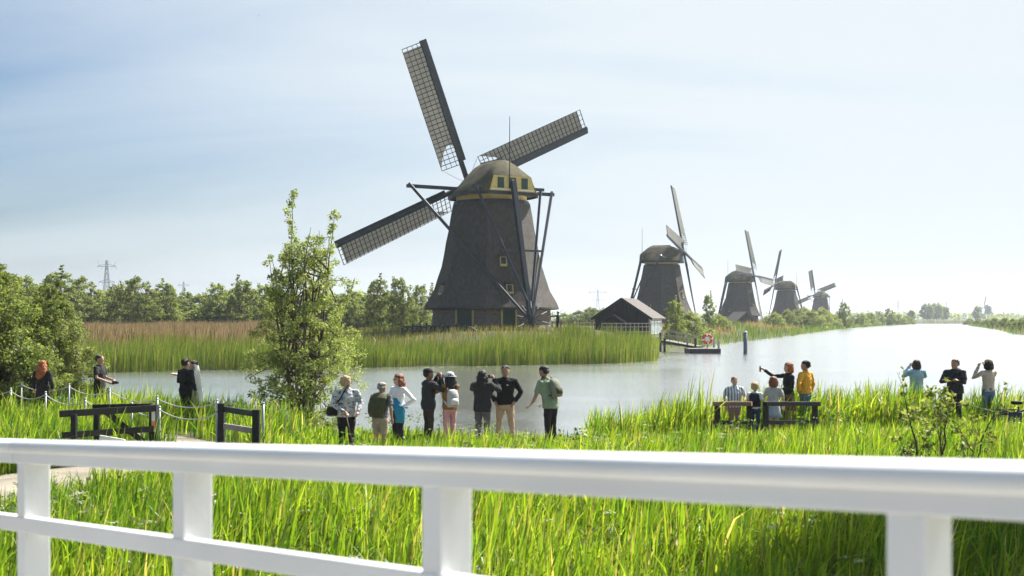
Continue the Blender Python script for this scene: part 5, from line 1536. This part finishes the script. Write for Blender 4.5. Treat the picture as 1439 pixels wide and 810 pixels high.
def handheld(who, at, label, name, cat, size, m1, m2=None, lens=False):
    r_ = empty(name); r_.matrix_world = Matrix.Translation(who['w'](at)) @ who['M'].to_3x3().to_4x4(); tag(r_, label, cat)
    MB().box((0, 0, 0), size).build('body', m1, r_, bevel=0.006)
    if lens: MB().tube([(0, -size[1] * .4, -.005), (0, -size[1] * .5 - .07, -.005)], [.034, .036], 12).build('lens', m2 or m1, r_, True)
    else: MB().box((0, size[1] / 2 + .002, 0), (size[0] * .88, .003, size[2] * .9)).build('screen', m2 or m1, r_)
    return r_
mat_dev = mat('device_black', (0.012, 0.012, 0.014), 0.35, 0.1, 5)
mat_scr = mat('device_glass', (0.03, 0.035, 0.04), 0.1, 0.1, 3)

black = cloth('black', (0.014, 0.014, 0.016)); charc = cloth('charcoal', (0.028, 0.030, 0.034)); navy = cloth('navy', (0.016, 0.018, 0.034))
white = cloth('white', (0.72, 0.72, 0.72), 0.06); beige = cloth('beige', (0.46, 0.34, 0.23), 0.08); pink = cloth('pink', (0.60, 0.33, 0.34), 0.08)
mustard = cloth('mustard', (0.27, 0.15, 0.035), 0.12); grey = cloth('grey', (0.12, 0.12, 0.125)); sage = cloth('sage', (0.24, 0.30, 0.20), 0.10)
denim = cloth('denim', (0.07, 0.14, 0.25), 0.15); paledenim = cloth('pale_denim', (0.36, 0.43, 0.50), 0.1); yellow = cloth('yellow', (0.62, 0.33, 0.03), 0.1)
olive = cloth('olive', (0.075, 0.078, 0.035), 0.2); teal = cloth('teal', (0.02, 0.22, 0.36), 0.15); khaki = cloth('khaki', (0.38, 0.31, 0.22), 0.1); brownc = cloth('brown', (0.045, 0.034, 0.028))
sky_c = cloth('pale_blue', (0.36, 0.50, 0.62), 0.1); mauve = cloth('mauve', (0.33, 0.21, 0.21), 0.1); lgrey = cloth('light_grey', (0.46, 0.45, 0.44), 0.1); dblue = cloth('dusk_blue', (0.035, 0.06, 0.13), 0.15)
knit = blotch_mat('patterned_knit', (0.55, 0.55, 0.56), (0.15, 0.15, 0.17), 26, 0.50, 0.60)
flor = blotch_mat('floral_skirt', (0.11, 0.05, 0.05), (0.30, 0.20, 0.10), 16, 0.50, 0.6)
strp = stripe_mat('striped_shirt', (0.70, 0.70, 0.70), (0.10, 0.16, 0.28), 5.0)
lace = cloth('lace', (0.78, 0.76, 0.72), 0.05)

# left: photographer, helper, wedding couple
person(60, 33.4, 508, 172, 'woman with bushy red hair in a black coat, seen from behind by the rope fence', hair='wavy', haircol='red', topc=black, hem=.62, jacket=.02, botc=black, build=1.0, group='wedding shoot')
B = person(140, 34.2, 500, 82, 'photographer in black t-shirt and shorts lowering a camera beside the dense shrub', skin='tan', hair='short', haircol='brown', topc=black, sleeve='short', bottom='trousers', botc=black, arms=('front', 'hold'), build=1.08, group='wedding shoot')
handheld(B, (0.0, -.40, 1.01), 'black camera held low by the photographer in the black t-shirt', 'camera_body', 'camera', (.15, .07, .10), mat_dev, mat_scr, True)
person(261, 31.6, 505, 150, 'groom in a black suit turned towards the water, embraced by the bride', skin='tan', hair='short', haircol='black', topc=black, hem=.80, jacket=.012, botc=black, arms=('down', 'hold'), group='wedding shoot')
D = person(272, 32.0, 506, -70, 'bride in a long white gown and veil holding the groom in black', hair='short', haircol='brown', topc=lace, bottom='dress', botc=lace, arms=('hug', 'front'), group='wedding shoot', hgt=1.70)
vm = MB(); V = []; F = []
for i in range(9):
    t = i / 8; z_ = 1.765 - 1.25 * t
    for j in range(9):
        a = math.pi * (j / 8)
        r1, r2 = .095 + .13 * t, .10 + .17 * t
        V.append((r1 * math.cos(a) * (1 + .05 * math.sin(j * 2 + i)) if i else .03 * math.cos(a), (r2 * math.sin(a) if i else .03 * math.sin(a)) + .01, z_))
for i in range(8):
    for j in range(8): F.append((i * 9 + j, i * 9 + j + 1, i * 9 + j + 10, i * 9 + j + 9))
vm.add(V, F); vm.xform(lambda q: q * D['k']); vo = vm.build('veil', lace, D['root'], True)
md = vo.modifiers.new('t', 'SOLIDIFY'); md.thickness = .006

# middle group on the path
E_ = person(487, 24.7, 530, 14, 'older blonde woman in grey patterned sweater and black trousers leaning on a cane', hair='puff', haircol='blond', topc=knit, hem=.86, botc=black, arms=('cane', 'sit'), head_yaw=38, build=1.12, jacket=.012)
hand = E_['w']((-.05, -.33, .96))
cn = empty('walking_cane', (hand.x, hand.y, gh(hand.x, hand.y))); tag(cn, 'thin wooden walking cane held by the woman in the patterned sweater', 'cane')
hz_ = hand.z - cn.location.z
MB().tube([(0.22, -.05, 0.0), (0, 0, hz_)], .012, 7).build('shaft', mat_rust, cn, True)
MB().tube([(0, 0, hz_), (-.02, 0, hz_ + .05), (-.07, 0, hz_ + .06), (-.10, 0, hz_ + .03)], .013, 7).build('handle', mat_rust, cn, True)
sb = empty('shoulder_bag'); sb.matrix_world = E_['M']; tag(sb, 'small black shoulder bag on the hip of the patterned-sweater woman', 'bag')
MB().rings([(-.27, -.02, .84, .10, .055), (-.27, -.02, .88, .12, .065), (-.265, -.02, 1.0, .115, .06), (-.26, -.02, 1.03, .09, .04)], 14).build('pouch', black, sb, True)
MB().tube([(-.26, -.03, 1.02), (-.14, -.165, 1.2), (-.06, -.145, 1.36), (.02, -.09, 1.48), (.06, .02, 1.50)], .014, 6).build('strap', black, sb, True)
F_ = person(534, 24.6, 538, 152, 'balding man in grey shirt and beige shorts with an olive jacket over his back', skin='tan', hair='fringe', haircol='grey', topc=grey, sleeve='short', bottom='shorts', botc=khaki, arms=('down', 'hold'), lean=6, build=1.16)
m_ = MB()
m_.rings([(.03, .10, .92, .16, .10), (.03, .13, 1.02, .20, .11), (.02, .14, 1.2, .215, .11), (0, .10, 1.38, .215, .12), (0, .05, 1.47, .15, .10), (0, .04, 1.51, .08, .06)], 16)
m_.tube([(-.15, .02, 1.46), (-.20, -.08, 1.36), (-.16, -.15, 1.22)], [.07, .06, .04], 8)
m_.tube([(.15, .02, 1.46), (.20, -.08, 1.36), (.18, -.15, 1.15)], [.07, .06, .04], 8)
m_.xform(lambda q: F_['up'](q) * F_['k'])
dj = remeshed(m_, 'draped_jacket', olive, .016, None); dj.matrix_world = F_['M']; tag(dj, 'olive green jacket draped over the back of the balding man', 'jacket')
G_ = person(560, 26.0, 527, -48, 'woman with auburn hair and sunglasses in a white long-sleeved top, hand on hip', hair='long', haircol='auburn', topc=white, botc=black, arms=('front', 'hip'), head_yaw=-15)
m_ = MB().ell((-.030, -.098, 1.642), (.027, .012, .018), 8, 5); m_.ell((.030, -.098, 1.642), (.027, .012, .018), 8, 5).tube([(-.07, -.06, 1.648), (-.05, -.095, 1.648), (.05, -.095, 1.648), (.07, -.06, 1.648)], .005, 5)
m_.v = [tuple(Matrix.Rotation(R(-15), 3, 'Z') @ Vector(q)) for q in m_.v]; m_.xform(lambda q: q * G_['k']); m_.build('sunglasses', mat_dev, G_['root'], True)
tb = empty('tied_jacket'); tb.matrix_world = G_['M']; tag(tb, 'bright blue jacket carried at the waist of the white-topped woman', 'jacket')
m_ = MB().rings([(.12, -.06, .62, .10, .06), (.14, -.05, .75, .12, .09), (.10, -.06, .93, .14, .11), (.03, -.08, 1.05, .15, .09), (-.02, -.11, 1.2, .12, .06)], 14)
m_.v = [(x + .012 * math.sin(z_ * 40), y + .015 * math.cos(z_ * 33 + x * 30), z_) for x, y, z_ in m_.v]
m_.xform(lambda q: q * G_['k']); m_.build('cloth_body', teal, tb, True)
MB().tube([(-.2, -.1, 1.0), (0, -.16, 1.02), (.2, -.06, 1.0), (.2, .1, .98)], .03, 7).xform(lambda q: q * G_['k']).build('sleeve', teal, tb, True)
H_ = person(602, 27.0, 520, 118, 'man in black cap and dark grey jacket raising a camera to his face', skin='brown', hair='short', haircol='black', topc=charc, hem=.82, jacket=.022, botc=brownc, arms=('face', 'face'), hat=('cap', black), build=1.05)
handheld(H_, (0, -.29, 1.60), 'small black camera at the face of the man in the black cap', 'camera_body', 'camera', (.13, .05, .08), mat_dev, mat_scr, True)
I_ = person(632, 27.0, 525, -142, 'woman in white hat, mustard top and pink trousers photographing the mill', skin='brown', hair='wavy', haircol='black', topc=mustard, hem=.84, jacket=.02, botc=pink, shoe=mat_shoew, arms=('face', 'face'), hat=('brim', white), build=1.0)
backpack(I_, 'white backpack hanging on the back of the woman in pink trousers', lgrey, white, 1.0, side=.06, zc=1.14)
handheld(I_, (0, -.33, 1.62), 'phone held up by the woman in the white hat', 'phone', 'phone', (.075, .01, .15), mat_dev, mat_scr)
J_ = person(678, 26.5, 522, 164, 'woman with black hair in charcoal jacket and grey trousers taking a picture', skin='brown', hair='long', haircol='black', topc=charc, hem=.80, jacket=.025, botc=grey, arms=('photo', 'photo'), build=1.05)
handheld(J_, (0, -.50, 1.60), 'phone raised by the woman in charcoal jacket', 'phone', 'phone', (.15, .01, .075), mat_dev, mat_scr)
K_ = person(710, 27.0, 515, -8, 'man in black zip fleece and beige chinos facing the bridge, hands in pockets', skin='tan', hair='short', haircol='black', topc=black, hem=.88, jacket=.012, botc=beige, arms=('pocket', 'pocket'), build=1.08, stance=.16)
lg = MB().box((.07, -.149, 1.33), (.035, .012, .016)).box((-.09, -.147, 1.33), (.05, .012, .010))
lg.xform(lambda q: q * K_['k']).build('chest_print', mat_trim, K_['root'])
L_ = person(774, 26.5, 530, -128, 'man in sage green t-shirt with backpack bending forward at the water', skin='tan', hair='short', haircol='black', topc=sage, sleeve='short', hem=.82, jacket=.02, botc=black, arms=('lean', 'lean'), lean=14, build=1.05, hgt=1.80)
backpack(L_, 'grey green backpack on the man in the sage t-shirt', cloth('moss_grey', (0.20, 0.21, 0.16), 0.15), olive, 0.95, zc=1.24)

# family by the barrier
person(1032, 29.2, 531, 8, 'smiling person in striped short-sleeved shirt and mauve trousers behind the barrier', hair='short', haircol='auburn', topc=strp, sleeve='short', hem=.84, jacket=.015, botc=mauve, arms=('down', 'sit'), build=1.15, group='family at the barrier')
N_ = person(1061, 29.0, 540, 150, 'blond boy in white shirt and dark vest with blue shorts', hair='puff', haircol='blond', topc=white, sleeve='short', bottom='trousers', botc=dblue, arms=('down', 'front'), child=True, group='family at the barrier')
person(1087, 28.9, 532, 160, 'girl in grey t-shirt and pale denim skirt beside the blond boy', hair='bob', haircol='auburn', topc=lgrey, sleeve='short', bottom='skirt', botc=paledenim, arms=('down', 'down'), child=True, group='family at the barrier')
P_ = person(1108, 30.2, 511, -78, 'woman in black top and floral skirt stretching out her arms with a phone', hair='bob', haircol='red', topc=black, bottom='skirt', botc=flor, arms=('up', 'hold'), group='family at the barrier')
handheld(P_, (-.24, -.62, 1.60), 'black phone held out by the woman in the floral skirt', 'phone', 'phone', (.075, .012, .15), mat_dev, mat_scr)
person(1132, 30.4, 508, -138, 'man in mustard yellow sweater and blue jeans, one hand on his hip', skin='tan', hair='short', haircol='black', topc=yellow, hem=.92, jacket=.01, botc=denim, arms=('down', 'hip'), head_yaw=15, group='family at the barrier')

vk = MB().rings([(0, .005, .98, .182, .138), (0, .005, 1.2, .186, .142), (0, .005, 1.36, .188, .125), (0, .01, 1.44, .14, .10)], 16)
vk.xform(lambda q: q * N_['k']).build('vest', navy, N_['root'], True)
# right-hand trio
R_ = person(1288, 33.0, 507, 178, 'woman with dark bob in pale blue shirt photographing the canal', hair='bob', haircol='brown', topc=sky_c, hem=.84, jacket=.02, botc=black, arms=('face', 'face'))
handheld(R_, (0, -.30, 1.61), 'phone in the raised hands of the woman in the pale blue shirt', 'phone', 'phone', (.15, .01, .075), mat_dev, mat_scr)
person(1342, 31.5, 506, -42, 'man in dark hooded jacket standing with folded arms behind the sapling', skin='tan', hair='short', haircol='brown', topc=charc, jacket=.028, hem=.86, botc=black, arms=('crossed', 'crossed'), head_yaw=-15, build=1.08, hood=True)
person(1389, 32.0, 507, 195, 'woman in beige top and blue jeans next to the man with folded arms', hair='bob', haircol='black', topc=cloth('sand', (0.45, 0.40, 0.33), 0.08), hem=.90, botc=denim, arms=('face', 'face'), hat=('cap', khaki))
# visitor at the mill tail
person(784, 98.6, 440, -95, 'lone dark figure at the tail wheel of the big windmill, arm stretched out', skin='tan', hair='short', haircol='black', topc=black, jacket=.02, hem=.85, botc=black, arms=('reach', ((.3, .3, 1.36), (.3, .60, 1.33))), hgt=1.72, z=2.1, group=None)
# ------------------------------------------------------------------ air
hz = MB().box((0, 0, 33.5), (12600, 12600, 71))
mh = bpy.data.materials.new('haze_air'); mh.use_nodes = True
n, l = mh.node_tree.nodes, mh.node_tree.links
n.clear()
o_ = n.new('ShaderNodeOutputMaterial'); v_ = n.new('ShaderNodeVolumePrincipled')
v_.inputs['Color'].default_value = (0.86, 0.93, 1.0, 1)
v_.inputs['Density'].default_value = 0.00022
v_.inputs['Anisotropy'].default_value = 0.2
l.new(v_.outputs[0], o_.inputs['Volume'])
tag(hz.build('haze', mh), 'pale summer haze in the air', 'haze', kind='stuff')
